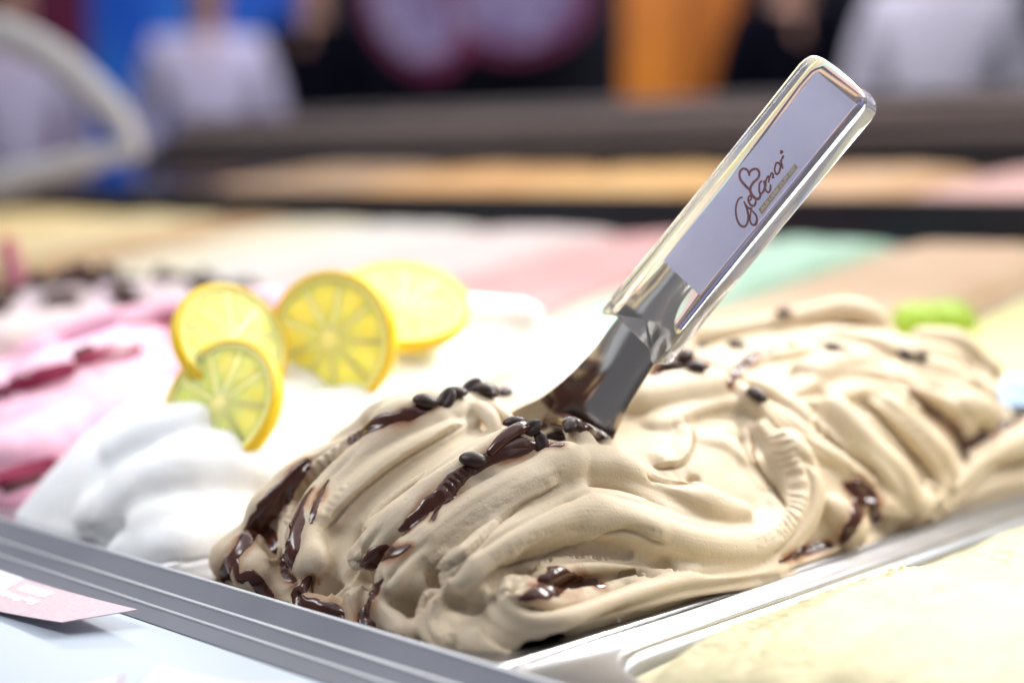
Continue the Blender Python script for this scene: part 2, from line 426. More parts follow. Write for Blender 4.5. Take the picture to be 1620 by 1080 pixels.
def on_shelf(x, y, lift=0.0):
    # intersection of a pixel's ray with the sloping shelf top
    k = 1.6 / (24 + a4 - .01); n = np.array([0, 0, 1.0]) - k * pA
    p0 = pt(a4 - .01, 0, zs + lift); d = rdir(x, y); t = ((p0 - CAM) @ n) / (d @ n); return CAM + d * t

# ------------------------------------------------------------------ pans
def rrect(b0, b1, a0, a1, r, seg=7):
    out = []
    for cb, ca, s in ((b1 - r, a1 - r, 0), (b0 + r, a1 - r, 1), (b0 + r, a0 + r, 2), (b1 - r, a0 + r, 3)):
        for k in range(seg + 1):
            t = math.pi / 2 * (s + k / seg); out.append((cb + r * math.cos(t), ca + r * math.sin(t)))
    return out
def make_pan(b0, b1, a0, a1, zrim, depth, label, slope=0.0, aref=0.0, flange=0.9, group='steel gelato pans', rad=2.2, matl=None, front=0.0):
    root = empty('gelato_pan', pt((a0 + a1) / 2, (b0 + b1) / 2, zrim + slope * ((a0 + a1) / 2 - aref) - depth)); tag(root, label, 'pan', group)
    def loops(spec):
        V = []; 
        for ins, z, r in spec:
            for b, a in rrect(b0 + ins, b1 - ins, a0 + ins + (front if ins > flange - .3 else 0), a1 - ins, max(r, .15)):
                V.append(pt(a, b, zrim + z + slope * (a - aref)))
        n = len(V) // len(spec); Fc = []
        for i in range(len(spec) - 1):
            for j in range(n):
                k = (j + 1) % n; Fc.append((i * n + j, i * n + k, (i + 1) * n + k, (i + 1) * n + j))
        return V, Fc, n
    fl = flange
    V, Fc, n = loops([(0.0, -.42, .7), (0, -.10, .7), (.05, -.03, .7), (.13, 0, .75), (.26, -.02, .8), (.34, -.10, .8), (fl - .15, -.10, rad), (fl, -.16, rad), (fl + .06, -.30, rad), (fl - .02, -.30, rad), (fl - .2, -.17, rad), (.3, -.17, .8), (.1, -.42, .7)])
    m = len(V) // n
    for j in range(n): k = (j + 1) % n; Fc.append(((m - 1) * n + j, (m - 1) * n + k, k, j))
    new_obj('rim', V, Fc, matl or M['steel'], root)
    V, Fc, n = loops([(fl + .06, -.31, rad), (fl + .12, -.7, rad), (fl + .5, -depth + .8, rad), (fl + 1.1, -depth, rad - .4), (fl + 1.0, -depth - .08, rad - .3), (fl + .4, -depth + .7, rad + .05), (fl + .02, -.7, rad + .05)])
    m = len(V) // n
    for j in range(n): k = (j + 1) % n; Fc.append(((m - 1) * n + j, (m - 1) * n + k, k, j))
    Fc.append(tuple(3 * n + j for j in range(n)))
    new_obj('body', V, Fc, matl or M['steel_dull'], root)
    return root
make_pan(-0.1, 17.1, -.45, 42, 0, 11, 'steel pan holding the tall swirled coffee gelato')

# ------------------------------------------------------------------ coffee gelato mound
def base_h(u, v):
    du = np.clip(np.abs(u - 8.3) / 7.9, 0, 1); fu = (1 - du ** 2.6) ** 0.6
    e0 = np.clip((11 - v) / 10.75, 0, 1); e1 = np.clip((v - 30) / 10.0, 0, 1)
    fe = (1 - e0 ** 2.3) ** 0.6 * (1 - e1 ** 2.4) ** 0.6
    Hm = 6.12 + 0.072 * np.maximum(v - 8, 0) - 0.0030 * np.maximum(v - 26, 0) ** 2 * np.clip((11 - u) / 8, 0, 1.2)
    Hm = Hm - 1.0 * np.exp(-((u - 6.6) / 2.6) ** 2 - ((v - 9.6) / 1.7) ** 2)          # groove where the spatula cut in
    return Hm * fu * fe - 0.5 - 0.6 * np.exp(-((u - 1.7) / 1.3) ** 2 - ((v - 5.5) / 2.6) ** 2) - 0.75 * np.exp(-((v - 3.0) / 3.5) ** 2) * np.clip(1.6 - Hm * fu * fe / 3.6, 0, 1)
BV, BF = closed_field(base_h, 0.35, 16.3, 0.35, 40.6, 80, 200, -0.6)
bb = bvh_of(BV, BF)
# traced folds: x, y, radius (px) [, lift]; flattening
folds = [
 # front left folds, from the back to the front
 ([(660, 668, 34), (560, 705, 36), (473, 745, 38), (424, 800, 38), (392, 850, 34), (380, 888, 28)], .8, 0.0),
 ([(740, 672, 28), (645, 716, 42), (562, 776, 50), (518, 826, 52), (506, 858, 48, .28), (514, 876, 42, .42)], .62, .12),
 ([(690, 672, 12), (600, 692, 14), (545, 714, 15), (500, 750, 16), (470, 795, 16), (459, 845, 15), (460, 888, 13)], .9, .75, 0),
 ([(745, 735, 34), (665, 785, 42), (618, 830, 40), (600, 862, 34)], .5, -.15),
 ([(850, 735, 22), (790, 748, 28), (725, 774, 32), (668, 816, 34, .3), (618, 860, 34, .45), (598, 882, 31, .6)], .8, .2),
 ([(900, 765, 32), (790, 796, 42), (722, 836, 44), (676, 876, 45, .25), (656, 902, 45, .45), (654, 914, 41, .55)], .66, .1),
 # second ridge running on into the round swirl
 ([(746, 920, 42, .6), (746, 904, 45, .5), (770, 876, 47, .42), (816, 846, 46), (876, 826, 46), (934, 824, 46), (988, 836, 48), (1048, 852, 48), (1110, 860, 46), (1170, 858, 43), (1216, 840, 40), (1244, 804, 38), (1248, 760, 36), (1230, 712, 30), (1210, 684, 22)], .62, .3),
 ([(800, 792, 30), (860, 765, 30), (920, 752, 30), (975, 760, 30), (1022, 782, 30), (1068, 810, 30), (1115, 818, 26)], .62, .12),
 # inside of the swirl
 ([(1080, 778, 40), (1130, 772, 56), (1170, 775, 60), (1190, 785, 50)], .36, -.3),
 ([(1090, 680, 36), (1140, 680, 48), (1185, 705, 46)], .42, -.15),
 ([(1012, 706, 22), (1045, 699, 34), (1060, 702, 30)], .22, .05, 0),
 # recessed belly and the hook that loops under it
 ([(850, 925, 22), (899, 908, 30), (968, 902, 32), (1045, 905, 26), (1110, 905, 16)], .7, -.55),
 ([(1330, 868, 14), (1270, 892, 18), (1200, 908, 22), (1110, 918, 26), (1038, 932, 28), (968, 955, 30, .7), (900, 980, 33, .85), (855, 988, 36, .95), (818, 976, 34, 1.0), (804, 954, 27, 1.1), (824, 938, 18, 1.0)], .95, .5, 8),
 ([(880, 1018, 18), (922, 1008, 18), (991, 984, 17), (1084, 958, 16), (1177, 936, 15), (1260, 908, 13)], .8, .1),
 ([(696, 958, 22), (690, 985, 30), (708, 1016, 30)], .75, .25),
 ([(730, 985, 30), (760, 1012, 34), (815, 1022, 26)], .6, .05),
 # lumps at the front edge
 ([(398, 882, 34), (415, 908, 36), (430, 930, 30)], .7, -.05),
 ([(500, 936, 26), (520, 956, 32), (540, 974, 32)], .7, -.1),
 ([(566, 938, 22), (562, 960, 28), (575, 990, 28)], .7, -.15),
 ([(612, 965, 28), (640, 995, 34), (660, 1018, 32)], .7, -.15),
 # right hand mass
 ([(1030, 672, 24), (1084, 650, 28), (1154, 634, 30), (1219, 654, 28), (1274, 690, 26), (1325, 728, 24), (1365, 760, 20), (1400, 785, 14)], .7, .15),
 ([(1080, 612, 34), (1150, 600, 40), (1230, 622, 36), (1290, 668, 30), (1345, 712, 22), (1385, 748, 16)], .55, .0),
 ([(1290, 640, 22), (1335, 680, 32), (1378, 724, 36), (1412, 760, 36), (1425, 785, 32)], .6, .2),
 ([(1380, 640, 22), (1427, 675, 32), (1464, 715, 36), (1482, 752, 34), (1478, 780, 30)], .6, .2),
 ([(1380, 790, 40), (1430, 800, 34), (1470, 792, 28)], .6, .0),
 ([(1320, 810, 46), (1290, 840, 34), (1340, 850, 24)], .5, -.1),
 ([(1255, 628, 24), (1284, 602, 28), (1339, 588, 28), (1404, 598, 28), (1464, 624, 30), (1512, 646, 30), (1525, 680, 26)], .7, .2),
 ([(1288, 640, 18), (1340, 618, 22), (1400, 628, 22), (1440, 645, 18)], .7, .25),
 ([(1120, 530, 24), (1196, 518, 24), (1279, 500, 26), (1335, 488, 27), (1378, 498, 24), (1400, 522, 20)], .85, .1),
 ([(1256, 545, 22), (1311, 532, 24), (1367, 538, 24), (1427, 550, 24), (1490, 562, 24), (1535, 588, 24), (1558, 622, 24), (1556, 645, 20)], .8, .2),
 ([(1130, 590, 26), (1180, 572, 30), (1230, 560, 30), (1285, 556, 28), (1340, 566, 26), (1390, 582, 22), (1440, 596, 20), (1500, 610, 20), (1550, 640, 18)], .7, .15),
 ([(1400, 578, 20), (1474, 594, 22), (1520, 606, 22)], .7, .15),
 ([(1640, 690, 30), (1590, 700, 30), (1545, 730, 28), (1512, 770, 22), (1490, 800, 16)], .7, .2),
 ([(1640, 745, 26), (1580, 765, 24), (1530, 795, 16)], .6, .15),
 ([(1240, 904, 10), (1358, 862, 12), (1478, 828, 12), (1589, 796, 12), (1650, 775, 12)], .7, .2),
]
loose = [  # material pushed up round the blade: x, y, radius px, depth
 [(738, 650, 8, 57.6), (756, 645, 14, 57.2), (774, 658, 15, 56.6), (784, 684, 12, 56.0), (778, 706, 8, 55.8)],
 [(800, 662, 14, 57.4), (775, 644, 13, 57.8), (740, 640, 10, 58.2)],
 [(900, 676, 12, 55.0), (912, 688, 19, 54.7), (930, 706, 18, 54.4), (950, 726, 10, 54.2)],
 [(850, 706, 16, 54.9), (890, 716, 18, 54.7), (930, 730, 16, 54.5)],
]
# traced creases (strength, points) and the crests between them
creases = [
 (1.0, [(543, 691), (491, 727), (457, 769), (444, 821), (443, 883), (450, 909), (470, 924)]),
 (.6, [(579, 697), (527, 743), (491, 790), (476, 831), (468, 873), (458, 900)]),
 (.55, [(761, 691), (683, 743), (610, 790), (569, 826)]), (1.0, [(569, 826), (562, 855), (558, 880), (545, 912), (538, 923)]),
 (1.7, [(486, 912), (507, 926), (538, 924)]),
 (1.5, [(600, 836), (569, 873), (562, 904), (574, 919), (603, 918)]),
 (.5, [(820, 760), (740, 805), (683, 852)]), (1.1, [(683, 852), (631, 893), (608, 914), (608, 935)]),
 (1.7, [(608, 935), (631, 956), (662, 952), (683, 930), (704, 904), (735, 878)]), (.8, [(735, 878), (776, 852), (818, 826), (880, 790), (932, 773)]), (.5, [(932, 773), (1020, 790), (1076, 816), (1138, 831), (1179, 826)]),
 (1.25, [(702, 922), (714, 952), (745, 962), (771, 952), (797, 924), (823, 904), (870, 886), (942, 880), (1020, 890), (1076, 896), (1138, 903), (1190, 898), (1231, 882), (1262, 854), (1285, 810), (1288, 769), (1275, 733), (1257, 715)]),
 (1.6, [(792, 934), (806, 955), (830, 964), (864, 962), (916, 940), (972, 916), (1024, 903), (1091, 899)]),
 (1.9, [(762, 966), (776, 1002), (813, 1022), (864, 1025), (920, 1000), (998, 963), (1076, 938), (1153, 926), (1231, 914)]),
 (.9, [(678, 930), (665, 966), (673, 1002), (693, 1031)]), (.8, [(543, 930), (548, 956), (564, 987)]), (.9, [(574, 919), (571, 961), (578, 1000)]), (.9, [(460, 919), (465, 961)]), (.9, [(398, 836), (424, 862), (442, 878)]),
 (.9, [(1024, 748), (1065, 761), (1101, 758)]), (1.0, [(1169, 670), (1184, 707), (1195, 733), (1221, 769), (1239, 803)]), (.5, [(1091, 672), (1127, 659), (1169, 661)]),
 (.9, [(1215, 641), (1257, 681), (1314, 724), (1366, 757), (1402, 775)]), (.8, [(1257, 716), (1283, 727), (1335, 745), (1366, 762)]),
 (1.0, [(1288, 634), (1293, 676), (1335, 712), (1376, 745), (1402, 775)]), (1.1, [(1361, 634), (1402, 676), (1439, 717), (1470, 753), (1488, 786)]),
 (1.0, [(1439, 621), (1490, 660), (1521, 696), (1529, 730), (1511, 770)]), (1.1, [(1376, 818), (1413, 833), (1464, 828), (1501, 792), (1513, 750)]),
 (.8, [(1257, 626), (1293, 620), (1335, 604), (1413, 610), (1440, 622)]), (.8, [(1164, 608), (1179, 577), (1210, 551), (1273, 543), (1324, 553)]),
 (.9, [(1376, 556), (1418, 593), (1459, 608), (1542, 613)]), (.7, [(1440, 556), (1500, 570), (1540, 588)]), (1.1, [(1525, 696), (1568, 678), (1615, 659)]),
 (.8, [(1511, 810), (1532, 771), (1563, 740), (1615, 729)]), (1.0, [(1241, 911), (1309, 885), (1387, 864), (1480, 823), (1542, 802), (1615, 776)]),
 (.7, [(1250, 540), (1310, 520), (1380, 525), (1420, 536)]), (.6, [(1120, 548), (1180, 536), (1250, 520)]),
]
crests = [
 [(655, 668), (570, 700), (495, 735), (432, 788), (394, 845), (374, 890)], [(690, 655), (569, 684), (512, 727), (476, 774), (456, 826), (452, 873)],
 [(750, 660), (631, 703), (559, 753), (517, 805), (501, 873), (512, 902)], [(735, 727), (657, 769), (600, 816), (582, 850)],
 [(818, 717), (735, 753), (673, 810), (621, 852), (586, 890)], [(890, 743), (787, 790), (714, 836), (657, 888), (636, 926)],
 [(735, 926), (776, 886), (839, 845), (916, 815), (985, 822), (1040, 846), (1101, 864), (1169, 869), (1221, 852), (1257, 810), (1262, 764), (1241, 717)],
 [(920, 743), (972, 746), (1024, 766), (1076, 784), (1127, 805), (1169, 812)], [(850, 920), (890, 902), (950, 896), (1000, 896), (1060, 901), (1110, 904)],
 [(772, 945), (780, 978), (813, 997), (864, 998), (942, 966), (1010, 938), (1076, 920), (1153, 911), (1231, 897)],
 [(688, 956), (683, 987), (704, 1018)], [(761, 1004), (813, 1035)], [(398, 883), (415, 915)], [(496, 950), (527, 971)], [(556, 945), (555, 975)], [(610, 961), (652, 1007)],
 [(1040, 690), (1070, 690)], [(1120, 740), (1140, 700)], [(1130, 780), (1180, 780)], [(998, 644), (1076, 630), (1143, 624), (1210, 661), (1273, 703), (1335, 737)], [(1039, 598), (1127, 603), (1210, 625), (1283, 672)],
 [(1314, 655), (1361, 701), (1413, 750), (1428, 782)], [(1397, 644), (1449, 691), (1490, 740), (1500, 774)], [(1273, 598), (1335, 579), (1413, 590), (1490, 628), (1542, 658)], [(1309, 634), (1361, 618), (1418, 634)],
 [(1210, 570), (1283, 558), (1361, 575)], [(1376, 536), (1439, 574), (1516, 595), (1558, 628)], [(1459, 541), (1516, 551), (1563, 590)], [(1532, 748), (1584, 709), (1615, 693)], [(1310, 810), (1330, 832)], [(1439, 802), (1470, 797)],
 [(1000, 950), (1100, 934), (1200, 922)], [(1130, 530), (1200, 515), (1290, 495), (1350, 488)],
]
from mathutils.kdtree import KDTree
shells = [(BV, BF)]; SPINES = []
for fo in folds:
    ctrl, fl, k = fo[:3]; tl = fo[3] if len(fo) > 3 else 19
    roll = 5 <= tl <= 8                        # the hook is a roll of its own; the others only fill the body under the crests
    wide = 1.16 if roll else 1.0
    if not roll: k -= .34
    t = px_tube(bb, [(c[0], c[1], c[2] * wide, (c[3] - (0 if roll else .5)) if len(c) > 3 else k + .14) for c in ctrl], fl * .95, tilt=tl)
    if t: shells.append(t)
TIPS = {(750, 660): (34, 1), (818, 717): (27, 1), (890, 743): (33, 1), (735, 926): (36, 0), (688, 956): (24, 1), (610, 961): (26, 1)}
cr_px = np.vstack([catmull([(x, y, 0) for x, y in line], 40)[:, :2] for _, line in creases])
for line in crests:
    if line[0] in ((1040, 690), (1120, 740), (1130, 780)): continue
    D_ = catmull([(x, y, 0) for x, y in line], max(3, int(np.linalg.norm(np.diff(np.array(line), axis=0), axis=1).sum() / 16)))[:, :2]
    rr = np.array([np.clip(np.hypot(*(cr_px - q).T).min() * 1.12, 13, 40) for q in D_])
    for _ in range(2): rr = np.convolve(np.pad(rr, 1, mode='edge'), [.25, .5, .25], 'valid')
    kk = np.full(len(D_), .34)
    if line[0] in TIPS:                        # folds that end in a full rounded tip
        rmin, end = TIPS[line[0]]; f_ = np.linspace(0, 1, len(D_)); f_ = f_ if end else 1 - f_
        rr = np.maximum(rr, rmin); kk += .5 * sstep(f_, .6, 1.0)
    t = px_tube(bb, [(x, y, r_, k_) for (x, y), r_, k_ in zip(D_, rr, kk)], .84, tilt=12)
    if t: shells.append(t)
for lo in loose:
    D_ = catmull(np.array([(x, y, r, d) for x, y, r, d in lo], float), 16)
    shells.append(tube_mesh(np.array([at(x, y, d) for x, y, r, d in D_]), np.tile(CAM / np.linalg.norm(CAM) - F3, (16, 1)), D_[:, 2] * D_[:, 3] / FPX, .85, 16))
me = trim_low(remesh(shells, 0.064, 4, .5), -0.22)
V, N = mesh_np(me)
def soften(V, N, me, spots):
    q = np.array(quads(me)); e = np.vstack([q[:, [0, 1]], q[:, [1, 2]], q[:, [2, 3]], q[:, [3, 0]]])
    x, y, _ = proj(V)
    front = ((CAM - V) * N).sum(1) > 0
    for cx, cy, rx, ry, it in spots:
        wgt = 1 - sstep(np.hypot((x - cx) / rx, (y - cy) / ry), .6, 1.0); wgt *= front
        idx = np.where(wgt > 0)[0]
        if not len(idx): continue
        inn = np.zeros(len(V), bool); inn[idx] = True
        ee = e[inn[e[:, 0]]]; mp = np.full(len(V), -1); mp[idx] = np.arange(len(idx)); tgt = mp[ee[:, 0]]; src = ee[:, 1]
        cnt = np.maximum(np.bincount(tgt, minlength=len(idx)), 1)
        for _ in range(it):
            av = np.stack([np.bincount(tgt, V[src, c], minlength=len(idx)) for c in range(3)], 1) / cnt[:, None]
            V[idx] += (av - V[idx]) * (wgt[idx] * .8)[:, None]
    return V
tick('remesh')
V = soften(V, N, me, [(970, 760, 900, 480, 5)])
me.vertices.foreach_set('co', V.ravel()); V, N = mesh_np(me)
def relief(V, N, me, amp, wmax):
    bv = bvh_np(V, quads(me)); cp = []; cg = []; kp = []
    for g, line in creases:
        L = trace(bv, [(x, y, 1) for x, y in line], 3)
        if len(L) > 2:
            e = np.minimum(np.arange(len(L)), np.arange(len(L))[::-1]) / max(1.0, .22 * len(L))
            cp.append(L[:, :3]); cg += ((g if g > .7 else .7 * g) * np.clip(.25 + e, 0, 1)).tolist()
    for line in crests:
        L = trace(bv, [(x, y, 1) for x, y in line], 3)
        if len(L) > 2: kp.append(L[:, :3]); SPINES.append(L[:, :3])
    cp = np.vstack(cp); kp = np.vstack(kp); cg = np.array(cg)
    def tree(P):
        t = KDTree(len(P)); [t.insert(q, i) for i, q in enumerate(P.tolist())]; t.balance(); return t
    tc_, tk_ = tree(cp), tree(kp)
    idx = np.where(((CAM - V) * N).sum(1) > -8)[0]; W = V[idx].tolist()
    r1 = [tc_.find(q)[1:] for q in W]; dc = np.array([q[1] for q in r1]); gi = cg[[q[0] for q in r1]]
    dr = np.array([tk_.find(q)[2] for q in W])
    w_ = dc + dr + 1e-6; x = dc / w_
    h = gi * amp * np.minimum(w_, wmax) * (np.sqrt(np.clip(x * (2 - x), 0, 1)) - 1) * (1 - sstep(dc, 1.6, 2.8))
    h = h - gi * .15 * np.exp(-(dc / .12) ** 2)
    V = V.copy(); V[idx] += N[idx] * h[:, None]
    return V
V = relief(V, N, me, .6, 1.1)
me.vertices.foreach_set('co', V.ravel()); V, N = mesh_np(me)
V = soften(V, N, me, [(970, 760, 900, 480, 5)])
me.vertices.foreach_set('co', V.ravel()); V, N = mesh_np(me)
tick('relief')
QF = quads(me)
bm0 = bvh_np(V, QF)
disp = 0.012 * vnoise(V, .55, 1) + 0.005 * vnoise(V, 2.2, 2)
rough = np.zeros(len(V))
PXx, PXy, _ = proj(V)
def ribs(ctrl, period, amp):
    L = trace(bm0, ctrl)
    if len(L) < 3: return
    i, d, s, r = near(V, L, 1.2)
    wob = 0.9 * vnoise(V[i], 1.3, 5)
    disp[i] += amp * (.6 + .5 * vnoise(V[i], 1.1, 6)) * np.sin((s + wob * period) * 2 * math.pi / period) * (1 - sstep(d / r, .55, 1.0))
def patch(ctrl, amp=.035):
    L = trace(bm0, ctrl)
    if len(L) < 3: return
    i, d, s, r = near(V, L, 1.2); W = V[i]
    m = (1 - sstep(d / r + .35 * vnoise(W, 3.0, 8), .55, 1.0))
    n = vnoise(W, 7, 3)
    disp[i] += .4 * amp * m * n - .3 * amp * m; rough[i] = np.maximum(rough[i], m)
def crack(ctrl, depth, width=.10):
    L = trace(bm0, ctrl)
    if len(L) < 3: return
    i, d, s, r = near(V, L, 1.0)
    disp[i] -= depth * np.exp(-(d / width) ** 2)
def ledge(ctrl, height, reach):
    """a thin flake that ends in a lifted edge along the traced line; the raised side is on the left of its direction (pixel frame)"""
    L = trace(bm0, ctrl)
    if len(L) < 3: return
    k, d, s, r = near(V, L, reach)
    lx, ly, _ = proj(L[:, :3])
    ds = (PXx[k][:, None] - lx[None]) ** 2 + (PXy[k][:, None] - ly[None]) ** 2
    i = np.clip(ds.argmin(1), 0, len(lx) - 2)
    cr = (lx[i + 1] - lx[i]) * (PXy[k] - ly[i]) - (ly[i + 1] - ly[i]) * (PXx[k] - lx[i])
    sd = d * np.where(cr < 0, 1, -1) + .03 * vnoise(V[k], 3, 9)
    end = sstep(s, 0, .6) * (1 - sstep(s, L_len(L) - .6, L_len(L)))
    disp[k] += height * end * np.where(sd > 0, (1 - sstep(sd, .25, reach)) * sstep(sd, 0, .05), -0.9 * (1 - sstep(-sd, .02, .20)))
def L_len(L): return np.linalg.norm(np.diff(L[:, :3], axis=0), axis=1).sum()
# chatter marks of the scraper
ribs([(566, 690, 13), (505, 738, 14), (466, 790, 13), (455, 845, 11), (452, 888, 8)], .38, .13)
ribs([(548, 770, 10), (525, 800, 12), (512, 830, 12)], .32, .03)
ribs([(1215, 668, 20), (1240, 710, 22), (1262, 752, 22), (1262, 800, 18), (1235, 845, 16)], .36, .042)
ribs([(1330, 690, 14), (1362, 725, 16), (1390, 758, 14)], .42, .03)
ribs([(1428, 675, 16), (1460, 712, 18), (1488, 752, 14)], .42, .035)
ribs([(750, 738, 9), (727, 752, 10), (700, 778, 12), (685, 790, 10)], .30, .05)
# torn, grainy places
patch([(880, 750, 8), (800, 788, 12), (730, 835, 13), (692, 880, 13), (680, 900, 8)], .06)
patch([(960, 835, 7), (880, 838, 9), (810, 866, 12), (780, 885, 8)], .06)
patch([(690, 955, 9), (690, 985, 16), (712, 1012, 15)], .09)
patch([(1200, 862, 12), (1230, 842, 12), (1250, 815, 10)], .06)
patch([(732, 924, 8), (748, 918, 6), (760, 912, 5)], .03)
patch([(1040, 842, 6), (1010, 836, 6), (985, 835, 5)], .04)
# flake edges
ledge([(512, 842, 1), (545, 800, 1), (600, 752, 1), (660, 712, 1), (735, 668, 1)], .17, 1.0)
ledge([(682, 908, 1), (735, 878, 1), (775, 838, 1), (820, 800, 1), (890, 762, 1)], .14, .9)
ledge([(790, 894, 1), (850, 880, 1), (900, 862, 1), (960, 842, 1), (1000, 838, 1), (1060, 862, 1)], .13, .9)
ledge([(1240, 806, 1), (1222, 775, 1), (1195, 738, 1), (1186, 700, 1), (1180, 672, 1)], .24, 1.1)
ledge([(1395, 770, 1), (1350, 735, 1), (1315, 700, 1), (1292, 660, 1)], .26, 1.1)
ledge([(1486, 788, 1), (1450, 740, 1), (1415, 690, 1), (1362, 640, 1)], .26, 1.1)
ledge([(1030, 738, 1), (1078, 732, 1), (1094, 700, 1), (1090, 672, 1)], .22, .9)
crack([(1030, 757, 1), (1065, 763, 1), (1102, 758, 1)], .16, .14)
crack([(1030, 838, 1), (990, 834, 1), (900, 850, 1)], .05, .07)
crack([(1470, 612, 1), (1500, 614, 1), (1538, 611, 1)], .12, .10)
V = V + N * disp[:, None]
# colour: brown smears around the sauce
tint = np.zeros(len(V))
sauces = [
 [(482, 733, 9), (442, 783, 14), (412, 820, 14), (382, 862, 12), (360, 895, 14), (356, 918, 10)],
 [(402, 836, 10), (424, 848, 12), (437, 866, 10)],
 [(372, 890, 8), (376, 915, 8), (396, 908, 8), (408, 925, 9), (424, 945, 8)],
 [(700, 636, 6), (650, 653, 9), (605, 666, 10), (572, 684, 14), (556, 697, 9)],
 [(492, 774, 4), (478, 794, 7), (468, 829, 10), (459, 870, 12), (453, 905, 9), (468, 918, 6)],
 [(520, 760, 3), (502, 790, 6), (492, 826, 3)],
 [(840, 710, 6), (785, 722, 9), (750, 740, 9), (727, 754, 10), (702, 778, 14), (680, 795, 11), (664, 812, 7), (642, 832, 6), (632, 838, 3)],
 [(676, 802, 6), (662, 822, 8), (648, 838, 6), (638, 846, 3)],
 [(700, 790, 4), (692, 806, 5), (684, 822, 4)],
 [(576, 896, 15), (588, 886, 17), (606, 876, 12), (630, 871, 9), (646, 862, 5)],
 [(604, 922, 7), (586, 945, 12), (580, 975, 14), (586, 1000, 12)],
 [(488, 916, 8), (472, 945, 12), (495, 962, 15), (524, 975, 15), (545, 990, 8)],
 [(612, 1000, 4), (632, 1011, 7), (650, 1018, 4)],
 [(824, 948, 5), (850, 938, 13), (882, 924, 20), (912, 926, 13), (950, 925, 6)],
 [(770, 612, 6), (815, 606, 9), (860, 597, 9), (905, 580, 6)],
 [(1036, 592, 7), (1068, 580, 10), (1100, 576, 10), (1122, 583, 5)],
 [(1154, 607, 5), (1168, 584, 7), (1191, 564, 7), (1219, 550, 5), (1258, 543, 4)],
 [(1288, 542, 4), (1316, 546, 8), (1334, 553, 6)],
 [(1438, 620, 5), (1474, 648, 6), (1506, 676, 6), (1524, 704, 7), (1528, 728, 5)],
 [(1531, 702, 8), (1575, 680, 8), (1612, 660, 8)],
 [(1338, 768, 7), (1362, 778, 14), (1382, 790, 13), (1388, 822, 8)],
 [(1362, 790, 10), (1347, 832, 10), (1332, 858, 7)],
 [(1312, 860, 7), (1270, 873, 7), (1232, 888, 3)],
 [(780, 720, 8), (812, 700, 11), (850, 705, 10), (885, 704, 8)],
]
me.vertices.foreach_set('co', (V).ravel()); me.update()
V, N = mesh_np(me)
bm1 = bvh_np(V, QF)
tick('detail')
gel = empty('coffee_gelato', pt(20, 8.3, -2)); tag(gel, 'tall swirled mound of beige coffee gelato streaked with chocolate sauce, spatula stuck in it', 'gelato')
for ctrl in sauces:
    L = trace(bm1, ctrl)
    if len(L) < 3: continue
    i, d, s, r = near(V, L, 1.6); W = V[i]; r = r * 1.12
    edge = .42 * vnoise(W, 1.3, 11) + .24 * vnoise(W, 3.2, 12) + .08 * vnoise(W, 8, 13)
    q = d / r + edge
    mask = np.clip(1.5 - q, -1, 1)                                      # 0.5 on the edge
    up = np.clip((mask - .5) * 2, 0, 1)
    off = np.where(mask > .5, .034 * np.clip(r / .25, .5, 1.3) * np.sqrt(up), (mask - .5) * .2) + .004
    off = off + .008 * up * vnoise(W, 2.0, 23)
    V2 = V.copy(); V2[i] += N[i] * off[:, None]; keep = np.zeros(len(V), bool); keep[i] = mask > .1
    sub_mesh(me, V2, keep, 'chocolate_sauce', M['sauce'], gel)
    tint[i] = np.maximum(tint[i], np.clip(1.75 - q * .6, 0, 1) ** 1.5 * np.clip(.4 + 1.0 * vnoise(W, 1.3, 31), 0, .9))
a_ = me.attributes.new('tint', 'FLOAT', 'POINT'); a_.data.foreach_set('value', np.clip(tint, 0, 1))
sp = np.vstack(SPINES); tg = np.vstack([np.gradient(q, axis=0) for q in SPINES]); tg /= np.linalg.norm(tg, axis=1)[:, None]
cu = np.concatenate([np.r_[0, np.cumsum(np.linalg.norm(np.diff(q, axis=0), axis=1))] + 37.0 * i for i, q in enumerate(SPINES)])
kd = KDTree(len(sp)); [kd.insert(q, i) for i, q in enumerate(sp.tolist())]; kd.balance()
fnd = kd.find; ii = np.array([fnd(q)[1] for q in V.tolist()])
df = V - sp[ii]; al = (df * tg[ii]).sum(1); tt = np.linalg.norm(df - al[:, None] * tg[ii], axis=1)
fl_ = np.stack([tt, (cu[ii] + al), np.zeros(len(V))], 1)
a_ = me.attributes.new('flow', 'FLOAT_VECTOR', 'POINT'); a_.data.foreach_set('vector', fl_.ravel())
tick('flow')
a_ = me.attributes.new('rough', 'FLOAT', 'POINT'); a_.data.foreach_set('value', np.clip(rough, 0, 1))
me.vertices.foreach_set('co', (V * S).ravel()); me.update()
link('mound', me, M['coffee'], gel)
NV_COFFEE = len(V)
tick('sauce')
print('coffee verts', NV_COFFEE)

